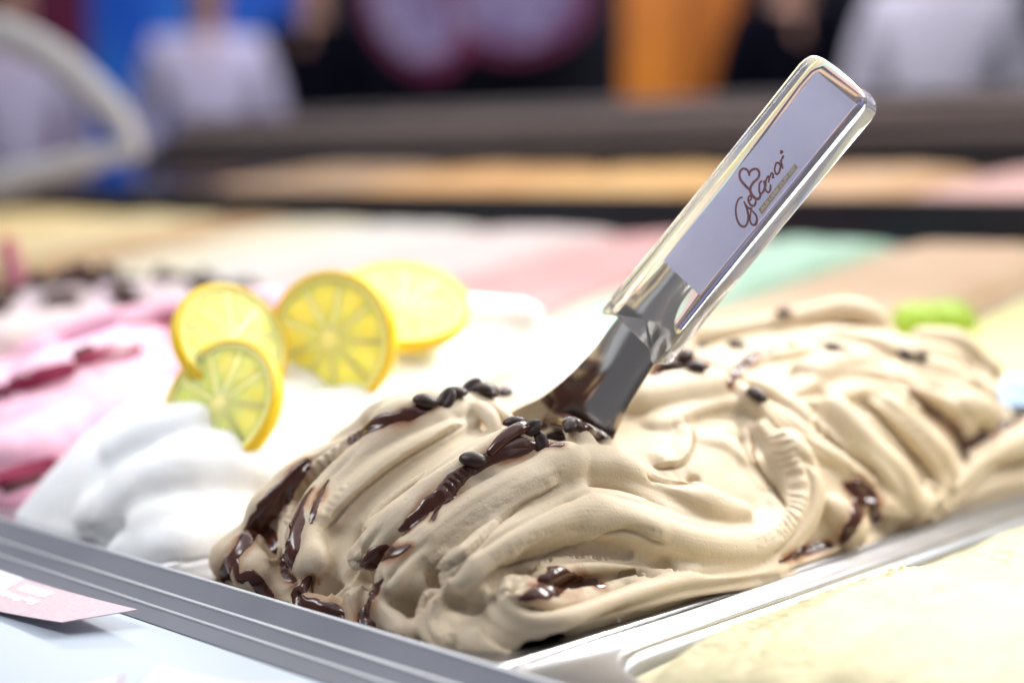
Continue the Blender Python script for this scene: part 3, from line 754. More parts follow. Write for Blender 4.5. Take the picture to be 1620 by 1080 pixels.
# ------------------------------------------------------------------ spatula
hb, ht = at(1004, 535, 56.3), at(1341, 122, 52.8)
ha = (ht - hb); HL = np.linalg.norm(ha); ha /= HL
mid = (hb + ht) / 2; vc = CAM - mid; vc /= np.linalg.norm(vc)
w0 = np.cross(vc, ha); w0 /= np.linalg.norm(w0)
if w0 @ X3 < 0: w0 = -w0
n0 = np.cross(ha, w0); n0 = n0 if n0 @ vc > 0 else -n0
ph = math.radians(21)
hw = w0 * math.cos(ph) + n0 * math.sin(ph); hn = n0 * math.cos(ph) - w0 * math.sin(ph)
def hp(s, t, n): return hb + ha * s + hw * t + hn * n
spat = empty('gelato_spatula', at(880, 700, 58)); tag(spat, 'steel gelato spatula with clear handle standing upright in the coffee gelato', 'spatula')
def handle_mesh():
    W, Tk, r = 1.44, .88, .36
    sec = []
    for cx, cy, q in ((W - r, Tk - r, 0), (-W + r, Tk - r, 1), (-W + r, -Tk + r, 2), (W - r, -Tk + r, 3)):
        for k in range(6):
            t = math.pi / 2 * (q + k / 5); sec.append((cx + r * math.cos(t), cy + r * math.sin(t)))
    sec = np.array(sec); n = len(sec)
    st = [(-.05, .90), (.0, .955), (.12, 1.0), (.6, 1.0), (1.6, 1.0), (3, .985), (5.5, .975), (8.5, .975), (HL - 1.2, .985), (HL - .62, .985), (HL - .40, .96), (HL - .2, .90), (HL - .08, .80), (HL, .62)]
    V = []
    for i, (s, k) in enumerate(st):
        for x, y in sec:
            lift = .85 * max(0, 1 - (x / W) ** 2) ** 1.0 * max(0, 1 - max(s, 0) / 1.6)      # notch the blade leaves through
            xx = x * k if i < 9 else (x - math.copysign(min(abs(x), 1) * (1 - k) * W, x))
            V.append(hp(s + lift, xx, y * (k if i < 9 else 1 - (1 - k) * .45)))
    Fc = []
    for i in range(len(st) - 1):
        for j in range(n): k = (j + 1) % n; Fc.append((i * n + j, i * n + k, (i + 1) * n + k, (i + 1) * n + j))
    V.append(hp(.80, 0, 0)); c0 = len(V) - 1; V.append(hp(HL + .03, 0, 0)); c1 = len(V) - 1
    m = len(st) - 1
    for j in range(n): k = (j + 1) % n; Fc.append((k, j, c0)); Fc.append((m * n + j, m * n + k, c1))
    return V, Fc
hV, hF = handle_mesh()
ho = new_obj('handle', hV, hF, M['acrylic'], spat)
bmh = bmesh.new(); bmh.from_mesh(ho.data); bmesh.ops.recalc_face_normals(bmh, faces=bmh.faces); bmh.to_mesh(ho.data); bmh.free()
LN = .30                     # depth of the printed insert inside the handle
def onlabel(x, y, off=0.0):
    p0 = hp(0, 0, LN + .03 + off); d = rdir(x, y); return CAM + d * (((p0 - CAM) @ hn) / (d @ hn))
def st_of(P): v = P - hb; return v @ ha, v @ hw
c = [st_of(onlabel(*q)) for q in ((1290, 108), (1347, 163), (1058, 418), (1112, 470))]
s1 = (c[0][0] + c[1][0]) / 2; s0 = (c[2][0] + c[3][0]) / 2; t0 = (c[0][1] + c[2][1]) / 2; t1 = (c[1][1] + c[3][1]) / 2
ins = bm_obj('printed_insert', box_bm(hp(s0, t0, LN - .03), ha * (s1 - s0), hw * (t1 - t0), hn * .06), M['insert'], spat, smooth=False)
def stroke(pts, wd, closed=False):
    """flat ribbon on the insert; pts in pixels of the enlarged crop of the logo"""
    P = catmull([(1140 + x / 6.75, 220 + y / 6.75, 0) for x, y in pts], max(8, len(pts) * 5))
    W = np.array([onlabel(x, y, .006) for x, y, _ in P]); T = np.gradient(W, axis=0); T /= np.linalg.norm(T, axis=1)[:, None]
    Bn = np.cross(hn, T); k = 1.45 * wd * np.linspace(.75, 1, len(W)) ; k[-4:] *= .8
    V = np.vstack([W + Bn * k[:, None], W - Bn * k[:, None]]); n = len(W)
    return V, [(i, i + 1, n + i + 1, n + i) for i in range(n - 1)]
logo = [
 ([(255, 632), (225, 634), (195, 680), (180, 760), (190, 850), (220, 915), (262, 940), (295, 915), (312, 850), (308, 790), (290, 720), (266, 672)], .030),
 ([(266, 672), (300, 728), (335, 748), (356, 736)], .030),
 ([(344, 742), (336, 800), (330, 870), (350, 915), (380, 914), (402, 870), (394, 820), (350, 765)], .026),
 ([(318, 672), (344, 645), (340, 615), (320, 620), (314, 662), (338, 708), (370, 718), (388, 692), (392, 660)], .030),
 ([(326, 402), (322, 372), (300, 336), (258, 326), (226, 365), (228, 430), (270, 490), (335, 556)], .034),
 ([(326, 402), (328, 366), (360, 334), (405, 328), (430, 365), (420, 420), (370, 470), (336, 530), (345, 590), (390, 640), (426, 640), (446, 598)], .036),
 ([(462, 450), (434, 482), (430, 560), (446, 590), (476, 560), (490, 505), (478, 452)], .030),
 ([(488, 500), (500, 552), (528, 576), (548, 542), (550, 488)], .028),
 ([(500, 512), (498, 440)], .028), ([(500, 462), (520, 406), (536, 420), (528, 472)], .026), ([(532, 440), (560, 372), (578, 386), (572, 420), (590, 412)], .026),
 ([(602, 290), (594, 340), (614, 382), (640, 362), (656, 302), (640, 264), (612, 266), (600, 300)], .028),
 ([(655, 228), (668, 270), (681, 325)], .026), ([(664, 262), (672, 215), (688, 186), (680, 218)], .024),
 ([(655, 145), (665, 138), (674, 146), (665, 154), (655, 147)], .035),
]
for pts, wd in logo:
    v_, f_ = stroke(pts, wd); new_obj('lettering', v_, f_, M['logo'], ins, smooth=False)
q4 = [onlabel(1140 + x / 6.75, 220 + y / 6.75, .004) for x, y in ((420, 755), (455, 810), (840, 310), (808, 268))]
new_obj('slogan_strip', q4, [(0, 1, 2, 3)], M['strip'], ins, smooth=False)
tcv = bpy.data.curves.new('slogan', 'FONT'); tcv.body = 'AUS LIEBE ZUM EIS!'; tcv.size = 1.0; tcv.align_x = 'CENTER'; tcv.align_y = 'CENTER'
tob = bpy.data.objects.new('slogan', tcv); col.objects.link(tob)
tm = bpy.data.meshes.new_from_object(tob.evaluated_get(bpy.context.evaluated_depsgraph_get())); bpy.data.objects.remove(tob)
tv, _ = mesh_np(tm); ex = (q4[3] + q4[2] - q4[0] - q4[1]) / 2; ey = (q4[0] + q4[3] - q4[1] - q4[2]) / 2; cc = sum(q4) / 4
tw = tv[:, 0].max() - tv[:, 0].min(); thh = 0.72
tv = cc + hn * .012 + (tv[:, :1] / tw * .92) * ex + (tv[:, 1:2] / thh * .62) * ey
tm.vertices.foreach_set('co', (tv * S).ravel()); tm.update(); link('slogan', tm, M['strip_text'], ins, smooth=False)
# blade
eL = [(1082, 388), (1040, 436), (1004, 472), (974, 508), (940, 552), (902, 592), (858, 628), (810, 652), (774, 690), (750, 730)]
eR = [(1128, 424), (1084, 478), (1064, 528), (1038, 572), (1013, 612), (992, 648), (976, 682), (962, 712), (944, 760), (925, 800)]
CL, CR = catmull([(*p, 0) for p in eL], 40), catmull([(*p, 0) for p in eR], 40)
def onblade(x, y, off):
    p0 = hp(0, 0, off); d = rdir(x, y); return CAM + d * (((p0 - CAM) @ hn) / (d @ hn))
bl = []; nx = 22
for i in range(40):
    f = i / 39; bend = -.1 + .2 * max(0, f - .25) ** 1.6          # the blade leans forward towards its tip
    l = onblade(CL[i, 0], CL[i, 1], bend); r_ = onblade(CR[i, 0], CR[i, 1], bend)
    for j in range(nx):
        t = j / (nx - 1); bl.append(l * (1 - t) + r_ * t - hn * (.42 * (.5 + 1.3 * f) * (1 - (2 * t - 1) ** 2)))
bl = np.array(bl); fr = grid_faces(40, nx); nb_ = len(bl)
V2 = np.vstack([bl + hn * .05, bl - hn * .05]); Fb = list(fr) + [tuple(i + nb_ for i in reversed(f)) for f in fr]
ring = [i * nx for i in range(40)] + [39 * nx + j for j in range(1, nx)] + [i * nx + nx - 1 for i in range(38, -1, -1)] + [j for j in range(nx - 2, 0, -1)]
for i in range(len(ring)):
    a, b = ring[i], ring[(i + 1) % len(ring)]; Fb.append((b, a, a + nb_, b + nb_))
bo = new_obj('blade', V2, Fb, M['blade'], spat)
bmh = bmesh.new(); bmh.from_mesh(bo.data); bmesh.ops.recalc_face_normals(bmh, faces=bmh.faces); bmh.to_mesh(bo.data); bmh.free()
try: bo.data.set_sharp_from_angle(angle=math.radians(40))
except Exception: pass

# ------------------------------------------------------------------ coffee beans
def bean_mesh():
    V = []; Fc = []; nu, nv = 14, 20
    for i in range(nu + 1):
        th = math.pi * i / nu
        for j in range(nv):
            ph_ = 2 * math.pi * j / nv
            x, y, z = math.cos(th), math.sin(th) * math.cos(ph_), math.sin(th) * math.sin(ph_)
            zz = z * .62 if z > 0 else z * .30
            if z < 0:
                g = abs(y + .10 * math.sin(x * 3)); zz += .26 * max(0, 1 - g / .17) * (1 - x * x) ** .5 if g < .17 else 0
            V.append((x * .54, y * .36, zz * .30 / .62 * 1.0))
    for i in range(nu):
        for j in range(nv):
            k = (j + 1) % nv; Fc.append((i * nv + j, i * nv + k, (i + 1) * nv + k, (i + 1) * nv + j))
    me_ = bpy.data.meshes.new('coffee_bean'); me_.from_pydata([tuple(np.array(v) * S) for v in V], [], Fc); me_.update()
    me_.materials.append(M['bean']); me_.polygons.foreach_set('use_smooth', [True] * len(me_.polygons)); return me_
bean_me = bean_mesh()
beans = [  # x, y, size, spin, flip(0 groove down, 1 groove towards viewer), label
 (672, 634, 1.05, 20, 0, 'leftmost coffee bean of the row on the ridge left of the blade'),
 (706, 630, 1.0, 100, 1, 'second coffee bean from the left on the ridge, groove showing'),
 (720, 613, 1.0, 20, 0, 'coffee bean behind the second bean of the ridge row'),
 (746, 612, 1.0, 120, 1, 'upright coffee bean in the middle of the ridge row'),
 (768, 616, 1.05, 30, 0, 'big coffee bean in the middle of the ridge row left of the blade'),
 (776, 600, .9, 70, 0, 'small coffee bean half hidden behind the middle of the ridge row'),
 (800, 597, 1.0, 110, 0, 'dark coffee bean at the right end of the ridge row'),
 (748, 726, 1.0, 10, 0, 'coffee bean lying left of the thick sauce at the foot of the blade'),
 (852, 697, .88, 60, 1, 'round coffee bean with open groove in front of the blade foot'),
 (1166, 545, 1.0, 0, 0, 'coffee bean right of the clear handle on pale gelato'),
 (1196, 623, 1.0, 150, 0, 'coffee bean tucked at the end of the curved sauce line'),
 (1241, 491, .85, 0, 0, 'coffee bean on the farthest crest of the coffee mound'),
 (1318, 549, .95, 160, 0, 'coffee bean on the crest where the curved sauce line ends'),
 (1432, 556, .8, 160, 0, 'left one of two beans on the far right crest'),
 (1456, 560, .8, 20, 0, 'right one of two beans on the far right crest'),
 (1084, 560, .95, 70, 0, 'coffee bean just right of the lower tip of the handle'),
 (1062, 576, .95, 10, 0, 'coffee bean under the lower tip of the handle'),
 (1102, 579, .95, 30, 0, 'rightmost coffee bean of the group under the handle tip'),
 (1112, 545, .8, 0, 0, 'small coffee bean above the group at the handle tip'),
 (815, 668, .9, 40, 0, 'coffee bean against the left edge of the blade foot'),
 (838, 676, .9, 130, 1, 'coffee bean on the thick sauce, left of the round one'),
 (880, 690, .85, 20, 0, 'coffee bean in front of the middle of the blade foot'),
 (905, 672, .85, 100, 0, 'coffee bean close under the right half of the blade'),
]
for x, y, sz, spin, flip, lab in beans:
    sz *= .88
    h = cast(bm1, x, y + 6)
    k = 0
    while h[0] is None and k < 40: k += 4; h = cast(bm1, x, y + 6 + k)
    if h[0] is None: continue
    p = np.array(h[0]); n = np.array(h[1]); n = n if n @ (CAM - p) > 0 else -n
    n = n + np.array([0, 0, .6]); n /= np.linalg.norm(n)
    z = n if not flip else -(n * .25 + vc * .75 + np.array([0, 0, .25])); z /= np.linalg.norm(z)
    x_ = np.cross(z, np.array([.3, .5, .8])); x_ /= np.linalg.norm(x_); y_ = np.cross(z, x_)
    a_s = math.radians(spin); xr = x_ * math.cos(a_s) + y_ * math.sin(a_s); yr = np.cross(z, xr)
    ob = bpy.data.objects.new('coffee_bean', bean_me); col.objects.link(ob)
    mw = Matrix((Vector(xr) * sz, Vector(yr) * sz, Vector(z) * sz)).transposed().to_4x4()
    mw.translation = Vector((p + n * .14 * sz) * S); ob.matrix_world = mw
    tag(ob, lab, 'coffee bean', 'coffee beans on the coffee gelato')
# thick lick of sauce at the blade foot
bt = px_tube(bm1, [(776, 716, 7), (800, 694, 11), (828, 680, 12), (858, 678, 9)], .8, .5)
if bt: new_obj('chocolate_sauce', bt[0], bt[1], M['sauce'], gel)
bt = px_tube(bm1, [(855, 660, 12), (890, 668, 16), (925, 680, 14), (952, 692, 10)], .8, .1)
if bt: new_obj('chocolate_sauce', bt[0], bt[1], M['sauce'], gel)
tick('spatula')

# ------------------------------------------------------------------ vanilla pan on the right
make_pan(-18.0, -0.25, -.45, 42, 0, 11, front=1.2, rad=3.0, flange=1.2, label='steel pan of smooth pale yellow vanilla gelato at the lower right')
def vanilla_h(u, v):
    du = np.clip(np.abs(u + 9.1) / 7.55, 0, 1); e0 = np.clip((8.0 - v) / 5.9, 0, 1); e1 = np.clip((v - 34) / 7.0, 0, 1)
    f = (1 - du ** 3.2) ** .5 * (1 - e0 ** 2.6) ** .5 * (1 - e1 ** 2.6) ** .5
    P = np.stack([u, v, u * 0], -1).reshape(-1, 3); sh_ = u.shape
    n1 = vnoise(P * np.array([1.0, .16, 1]), .9, 40).reshape(sh_); n2 = vnoise(P * np.array([1, .35, 1]), 2.4, 41).reshape(sh_); n3 = vnoise(P, 5.0, 42).reshape(sh_)
    n4 = vnoise(P, .35, 43).reshape(sh_)
    crest = .28 * np.exp(-((u + 5.4 + .35 * n4) / 1.1) ** 2) + .18 * np.exp(-((u + 8.6) / 1.0) ** 2)
    step = .30 * sstep(-u + .3 * n1 - .05 * v, 3.0, 3.5) * (1 - sstep(v, 12, 22))                   # lip of the second scrape
    chat = .035 * np.sin(v * 2 * math.pi / .55 + 2 * n1) * np.exp(-((u + 4.2) / .8) ** 2) * sstep(v, 4, 7) * (1 - sstep(v, 16, 22))
    crumb = .09 * np.maximum(n3, .1) * sstep(n1 + .4 * n2, .05, .5) * sstep(v, 8, 16)
    return -1.5 + 2.0 * f + (crest + 1.3 * step + 1.7 * chat + 2.2 * crumb + .26 * n1 + .12 * n2 + .03 * n3) * f
vV, vF = closed_field(vanilla_h, -16.7, -1.55, 2.1, 40.6, 260, 520, -9)
vg = empty('vanilla_gelato', pt(20, -10, -8)); tag(vg, 'smooth pale yellow vanilla gelato scraped flat in the lower right pan', 'gelato')
new_obj('gelato_body', vV, vF, M['vanilla'], vg)
tick('vanilla')

# ------------------------------------------------------------------ neighbouring mounds in the near row
def simple_mound(name, label, b0, hmax, matl, lobes, voxel=.2, a1=37.0, boxy=2.6, seed=0, a0=.6, wid=16.6, sm_it=5):
    bc = b0 + wid / 2
    def h(u, v):
        du = np.clip(np.abs(u - bc) / (wid / 2 - .4), 0, 1); e0 = np.clip((10 - v) / 9.4, 0, 1); e1 = np.clip((v - (a1 - 9)) / 9.0, 0, 1)
        return hmax * (1 - du ** boxy) ** .6 * (1 - e0 ** 2.3) ** .6 * (1 - e1 ** 2.4) ** .6 - .3
    V_, F_ = closed_field(h, b0 + .4, b0 + wid - .4, a0, a1, 40, 90, -.6)
    bv = bvh_of(V_, F_); sh_ = [(V_, F_)]
    for ctrl, fl, k in lobes:
        t = px_tube(bv, ctrl, fl, k, tilt=14)
        if t: sh_.append(t)
    m_ = trim_low(remesh(sh_, voxel, sm_it, .5), -.3)
    W, Nn = mesh_np(m_); W = W + Nn * (.09 * vnoise(W, .5, seed) + .05 * vnoise(W, 1.4, seed + 1))[:, None]
    bv2 = bvh_np(W, quads(m_)); m_.vertices.foreach_set('co', (W * S).ravel()); m_.update()
    root = empty(name, pt(18, bc, -2)); tag(root, label, 'gelato')
    link('mound', m_, matl, root)
    return root, bv2
make_pan(17.3, 30.2, -.45, 40, 0, 11, 'steel pan of white lemon gelato left of the coffee pan')
lem, lbv = simple_mound('lemon_gelato', 'white lemon gelato mound topped with lemon slices', 17.5, 6.6, M['lemon_g'], [
 ([(470, 740, 60), (380, 735, 60), (300, 740, 58), (220, 770, 52), (185, 800, 46)], .75, .05),
 ([(440, 850, 40), (380, 835, 50), (300, 850, 52), (240, 870, 46), (200, 885, 40)], .75, .05),
 ([(420, 800, 50), (330, 800, 55), (250, 820, 50)], .6, .0),
 ([(300, 665, 46), (240, 675, 46), (190, 700, 38)], .7, -.1),
 ([(165, 800, 34), (140, 815, 34)], .7, .0),
 ([(820, 505, 40), (740, 510, 50), (660, 540, 55), (580, 580, 60)], .7, .15),
 ([(860, 540, 40), (760, 570, 55), (660, 610, 60), (560, 660, 60)], .7, .1),
 ([(700, 500, 34), (600, 520, 40), (500, 560, 44)], .7, .1),
 ([(560, 640, 40), (500, 670, 44), (440, 690, 40)], .7, .2)], seed=50, wid=12.5, sm_it=16)
make_pan(30.4, 47.5, -.45, 40, 0, 11, 'steel pan of pink berry gelato behind the lemon pan')
pk, pbv = simple_mound('berry_gelato', 'pale pink ripple gelato mound behind the lemon slices', 30.6, 5.8, M['pink_g'], [
 ([(480, 500, 40), (380, 520, 42), (280, 545, 44), (180, 580, 46), (60, 620, 46)], .8, .5),
 ([(300, 560, 40), (200, 600, 42), (100, 640, 44), (0, 680, 44)], .7, .15),
 ([(250, 640, 40), (150, 680, 44), (50, 720, 44), (-40, 740, 40)], .8, .5),
 ([(140, 740, 34), (70, 770, 36), (0, 790, 36)], .8, .4),
 ([(420, 480, 30), (300, 500, 34), (180, 520, 34), (60, 560, 36)], .7, .2)], seed=60, voxel=.24)
def drape(root, bv, ctrl, matl, name, lift=.3, fl=.5):
    t = px_tube(bv, ctrl, fl, lift)
    if t: new_obj(name, t[0], t[1], matl, root)
for cl in ([(215, 552, 9), (165, 560, 13), (125, 572, 10)], [(108, 585, 12), (62, 598, 14), (20, 612, 12), (-10, 622, 10)], [(80, 735, 12), (30, 752, 14), (-10, 762, 14)],
           [(300, 502, 7), (250, 508, 8), (200, 516, 6)]):
    drape(pk, pbv, [(x, y, r * 1.1) for x, y, r in cl], M['berry'], 'berry_sauce')
for cl in ([(140, 552, 8), (120, 562, 9)], [(40, 608, 8), (10, 618, 9), (-10, 630, 8)], [(60, 758, 6), (10, 775, 7)]):
    drape(pk, pbv, cl, M['sauce'], 'dark_sauce', .5)
make_pan(47.8, 64.9, -.45, 40, 0, 11, 'steel pan of the chocolate topped gelato at far left')
ch, cbv = simple_mound('chocolate_topped_gelato', 'pale grey gelato mound under dark chocolate crumbs at far left', 48, 6.9, M['straciatella'], [
 ([(280, 465, 26), (180, 470, 30), (60, 480, 34)], .7, .2), ([(300, 490, 28), (200, 500, 30), (80, 520, 34), (0, 540, 34)], .7, .2)], seed=70, voxel=.3)
M['crumb'] = mat('chocolate_crumb', (0.035, 0.013, 0.008), .45, noise=(200, (0.07, 0.025, 0.014), .4, .7))
crumb_me = bpy.data.meshes.new('chocolate_chunk')
bmc = bmesh.new(); bmesh.ops.create_icosphere(bmc, subdivisions=1, radius=.55 * S)
for v_ in bmc.verts: v_.co *= random.uniform(.7, 1.25)
bmc.to_mesh(crumb_me); bmc.free(); crumb_me.materials.append(M['crumb'])
for k in range(96):
    a_k, b_k = random.uniform(4, 36), random.gauss(56, 1.8)
    if k % 4 == 0: b_k = random.uniform(50, 63)
    if k > 76: a_k, b_k = random.uniform(24, 37), random.uniform(42, 46.5)
    p_ = pt(a_k, b_k, 30); h = (cbv if k <= 76 else pbv).ray_cast(Vector(p_), Vector((0, 0, -1)))
    if h[0] is None: continue
    ob = bpy.data.objects.new('chocolate_chunk', crumb_me); col.objects.link(ob)
    ob.location = (np.array(h[0]) + np.array([0, 0, .3])) * S; ob.rotation_euler = (random.uniform(0, 6), random.uniform(0, 6), random.uniform(0, 6))
    q = random.uniform(1.4, 2.4); ob.scale = (q, q * 1.2, q * .8)
    if k <= 76: tag(ob, 'dark chocolate chunk on the crest of the pale far left gelato', 'chocolate', 'dark chocolate chunks scattered on the far left gelato')
    else: tag(ob, 'dark chocolate chunk at the back of the pink berry gelato', 'chocolate', 'chocolate chunks at the back of the pink gelato')
M['pinkdeco'] = mat('pink_wafer', (0.75, 0.10, 0.20), .5, noise=(60, (0.85, 0.35, 0.45), .4, .6))
wb = bmesh.new(); bmesh.ops.create_cone(wb, cap_ends=True, segments=14, radius1=.9, radius2=.55, depth=4.5)
for v_ in wb.verts: v_.co = Vector((v_.co.x + .02 * v_.co.z * v_.co.z, v_.co.y * .8, v_.co.z))
pw = bm_obj('pink_wafer_stick', wb, M['pinkdeco'], bevel=.15); pw.location = at(18, 425, 112) * S; pw.rotation_euler = (.15, -.2, .3)
tag(pw, 'pink wafer stick standing in the far left gelato', 'wafer')
tick('mounds')

# ------------------------------------------------------------------ lemon slices
M['rind'] = mat('lemon_rind', (0.86, 0.58, 0.01), .35, sss=.2, sscale=.002, bump=[(500, .0003)])
M['pith'] = mat('lemon_pith', (0.94, 0.84, 0.30), .5, sss=.3, sscale=.003)
M['pulp'] = mat('lemon_pulp', (0.96, 0.80, 0.14), .25, sss=.9, sscale=.010, noise=(260, (0.98, 0.88, 0.26), .35, .65), bump=[(300, .0004)])
def ring_bm(r0, r1, h, seg=40, rr=.08):
    prof_ = [(r0, -h), (r0, h), (r1 - rr, h), (r1, h - rr), (r1, -h + rr), (r1 - rr, -h)]
    bm = bmesh.new(); R_ = []
    for i in range(seg):
        t = 2 * math.pi * i / seg; R_.append([bm.verts.new((r * math.cos(t), r * math.sin(t), z)) for r, z in prof_])
    for i in range(seg):
        A_, B_ = R_[i], R_[(i + 1) % seg]
        for j in range(len(prof_)): k = (j + 1) % len(prof_); bm.faces.new((A_[j], A_[k], B_[k], B_[j]))
    return bm
def on_lemon(x, y, yb, back=0.0):
    h = cast(lbv, x, yb); return at(x, y, (np.array(h[0]) - CAM) @ F3 + back)
def lemon_slice(c, n, up, R_, label):
    n = np.array(n, float); n /= np.linalg.norm(n); up = np.array(up, float); x_ = np.cross(up, n); x_ /= np.linalg.norm(x_); y_ = np.cross(n, x_)
    root = empty('lemon_slice', (0, 0, 0)); tag(root, label, 'lemon slice', 'lemon slices standing in the lemon gelato')
    h = .32
    bm_obj('rind', ring_bm(R_ * .93, R_, h), M['rind'], root)
    bm_obj('pith', ring_bm(R_ * .85, R_ * .935, h - .03), M['pith'], root)
    seg = 9
    for i in range(seg):
        bm = bmesh.new(); a0_, a1_ = 2 * math.pi * (i + .05) / seg, 2 * math.pi * (i + .95) / seg
        top = []; bot = []
        pts_ = [(.10, (a0_ + a1_) / 2)] + [(.83, a0_ + (a1_ - a0_) * k / 6) for k in range(7)]
        for r, t in pts_:
            top.append(bm.verts.new((R_ * r * math.cos(t), R_ * r * math.sin(t), h - .06))); bot.append(bm.verts.new((R_ * r * math.cos(t), R_ * r * math.sin(t), -h + .07)))
        bm.faces.new(top); bm.faces.new(bot[::-1])
        for k in range(len(pts_)): q = (k + 1) % len(pts_); bm.faces.new((top[q], top[k], bot[k], bot[q]))
        bm_obj('segment', bm, M['pulp'], root, bevel=.06, seg=2)
    bm = bmesh.new(); bmesh.ops.create_circle(bm, cap_ends=True, segments=30, radius=R_ * .86)
    for v_ in bm.verts: v_.co.z = 0
    g = bmesh.ops.extrude_face_region(bm, geom=bm.faces[:]); 
    for v_ in [q for q in g['geom'] if isinstance(q, bmesh.types.BMVert)]: v_.co.z = h - .085
    for v_ in bm.verts:
        if v_.co.z == 0: v_.co.z = -h + .085
    bm_obj('membrane', bm, M['pith'], root)
    mw = Matrix((Vector(x_), Vector(y_), Vector(n))).transposed().to_4x4(); mw.translation = Vector(c) * S
    root.matrix_world = mw
    return root
Lf, Rt, Up = -X3, X3, np.array([0, 0, 1.0]); Tc = np.array([0, -1.0, 0])
lemon_slice(on_lemon(525, 538, 640, 2.4), Tc + .38 * Lf + .12 * Up, Up, 3.0, 'round lemon slice standing upright in the middle, facing the viewer')
lemon_slice(on_lemon(352, 640, 705, 1.9), Tc * .9 + .5 * Lf + .5 * Up, Up, 2.75, 'lemon slice lowest on the lemon gelato, leaning back with thick rind at right')
lemon_slice(on_lemon(365, 540, 660, 2.2), Tc * .75 + .65 * Rt + .55 * Up, Up, 2.6, 'lemon slice behind the lowest slice, its orange rind at left')
lemon_slice(on_lemon(635, 484, 560, 1.6), Tc * .55 + .10 * Rt + .9 * Up, Up, 3.1, 'lemon slice lying farthest back right, tilted flat with rind below')

# ------------------------------------------------------------------ far row of flat pans on the sloping rear deck
SL = .155
def far_z(a): return 9.5 + SL * (a - 76)
def far_slab(name, label, b0, b1, a0, a1, matl, zf, hump=.9, seed=0):
    bc = (b0 + b1) / 2; hw_ = (b1 - b0) / 2; ac = (a0 + a1) / 2; hl = (a1 - a0) / 2
    def h(u, v):
        du = np.clip(abs(u - bc) / hw_, 0, 1) ** 1.8; dv = np.clip(abs(v - ac) / hl, 0, 1)
        P = np.stack([u, v, u * 0], -1).reshape(-1, 3)
        n = vnoise(P * np.array([1, .3, 1]), .35, seed).reshape(u.shape) + .4 * vnoise(P, .9, seed + 3).reshape(u.shape)
        return zf(v) - 1.9 + (hump + 1.9) * ((1 - du ** 4) * (1 - dv ** 6)) ** .5 + .18 * n
    V_, F_ = closed_field(h, b0, b1, a0, a1, 26, 46, zf(a0) - 5)
    root = empty(name, pt(ac, bc, zf(ac) - 4)); tag(root, label, 'gelato')
    new_obj('gelato_body', V_, F_, matl, root)
    return root
def gm(name, c1, c2): 
    M[name] = gelato_mat(name, c1, c2, sss=0); return M[name]
row2 = [(-16, 13.2, 'yellow', (0.84, 0.76, 0.30), (0.88, 0.82, 0.42), 'bright yellow gelato in the pan behind the green grapes'),
        (14.2, 28.6, 'peach', (0.74, 0.50, 0.32), (0.80, 0.58, 0.40), 'peach tan gelato in the far row right of the mint pan'),
        (29.4, 39.0, 'mint', (0.50, 0.78, 0.58), (0.58, 0.82, 0.66), 'pale mint green gelato in the far row behind the handle'),
        (39.8, 55.5, 'rose', (0.84, 0.42, 0.40), (0.86, 0.50, 0.48), 'rose pink gelato in the far row left of the mint pan'),
        (56.3, 71.5, 'blush', (0.86, 0.70, 0.66), (0.90, 0.78, 0.75), 'blush pink gelato in the far row left of the rose pan'),
        (72.3, 86.5, 'milk', (0.88, 0.80, 0.72), (0.90, 0.86, 0.80), 'milky white gelato in the far row behind the lemon slices'),
        (87.3, 99.5, 'cream', (0.90, 0.80, 0.56), (0.92, 0.84, 0.66), 'cream coloured gelato in the far row above the lemon slices'),
        (100.3, 111.5, 'caramel', (0.56, 0.32, 0.13), (0.62, 0.40, 0.20), 'caramel brown gelato in the far row between two cream pans'),
        (112.3, 131, 'custard', (0.88, 0.68, 0.34), (0.90, 0.74, 0.42), 'custard yellow gelato in the far row at left'),
        (132, 160, 'apricot', (0.84, 0.60, 0.24), (0.88, 0.68, 0.32), 'apricot orange gelato in the far row at the left end')]
for i, (b0, b1, nm, c1, c2, lab) in enumerate(row2):
    make_pan(b0 - .35, b1 + .35, 39.6, 76.5, far_z(76) - .9, 7, 'far row steel pan of the ' + lab.split(' in the')[0], slope=SL, aref=76, flange=.35, rad=1.6, matl=M['steel_dull'])
    far_slab(nm + '_gelato', lab, b0 + .1, b1 - .1, 40.2, 75.8, gm(nm, c1, c2), far_z, .7, 100 + i * 7)
# green grapes and the pale blue card in the yellow pan
M['grape'] = mat('green_grape', (0.40, 0.58, 0.05), .22, sss=.6, sscale=.006, sssr=(.8, 1, .2), noise=(80, (0.48, 0.66, 0.10), .35, .65))
for x, y, r, lab in ((1452, 512, 1.45, 'left one of two green grapes, paler'), (1496, 512, 1.6, 'right one of two green grapes, brighter')):
    bm = bmesh.new(); bmesh.ops.create_uvsphere(bm, u_segments=24, v_segments=16, radius=r)
    for v_ in bm.verts:
        v_.co.z *= .9; v_.co.x *= 1.08
        if v_.co.z > r * .82: v_.co.z -= .06
    g = bm_obj('green_grape', bm, M['grape']); g.location = at(x, y, 88) * S; tag(g, lab + ' behind the coffee mound', 'grape', 'green grapes')
M['bluecard'] = mat('pale_blue_card', (0.36, 0.52, 0.80), .5); M['whitecard'] = mat('white_print', (0.85, 0.87, 0.9), .5)
bc_ = empty('blue_card', at(1605, 620, 78)); tag(bc_, 'pale blue card with white disc at the right edge', 'card')
c0, c1, c2, c3 = at(1575, 645, 77), at(1660, 640, 74), at(1668, 575, 77), at(1586, 598, 80)
nn = np.cross(c1 - c0, c3 - c0); nn /= np.linalg.norm(nn)
bm_obj('card_board', box_bm(c0, c1 - c0, c3 - c0, nn * .12), M['bluecard'], bc_, smooth=False, bevel=.04)
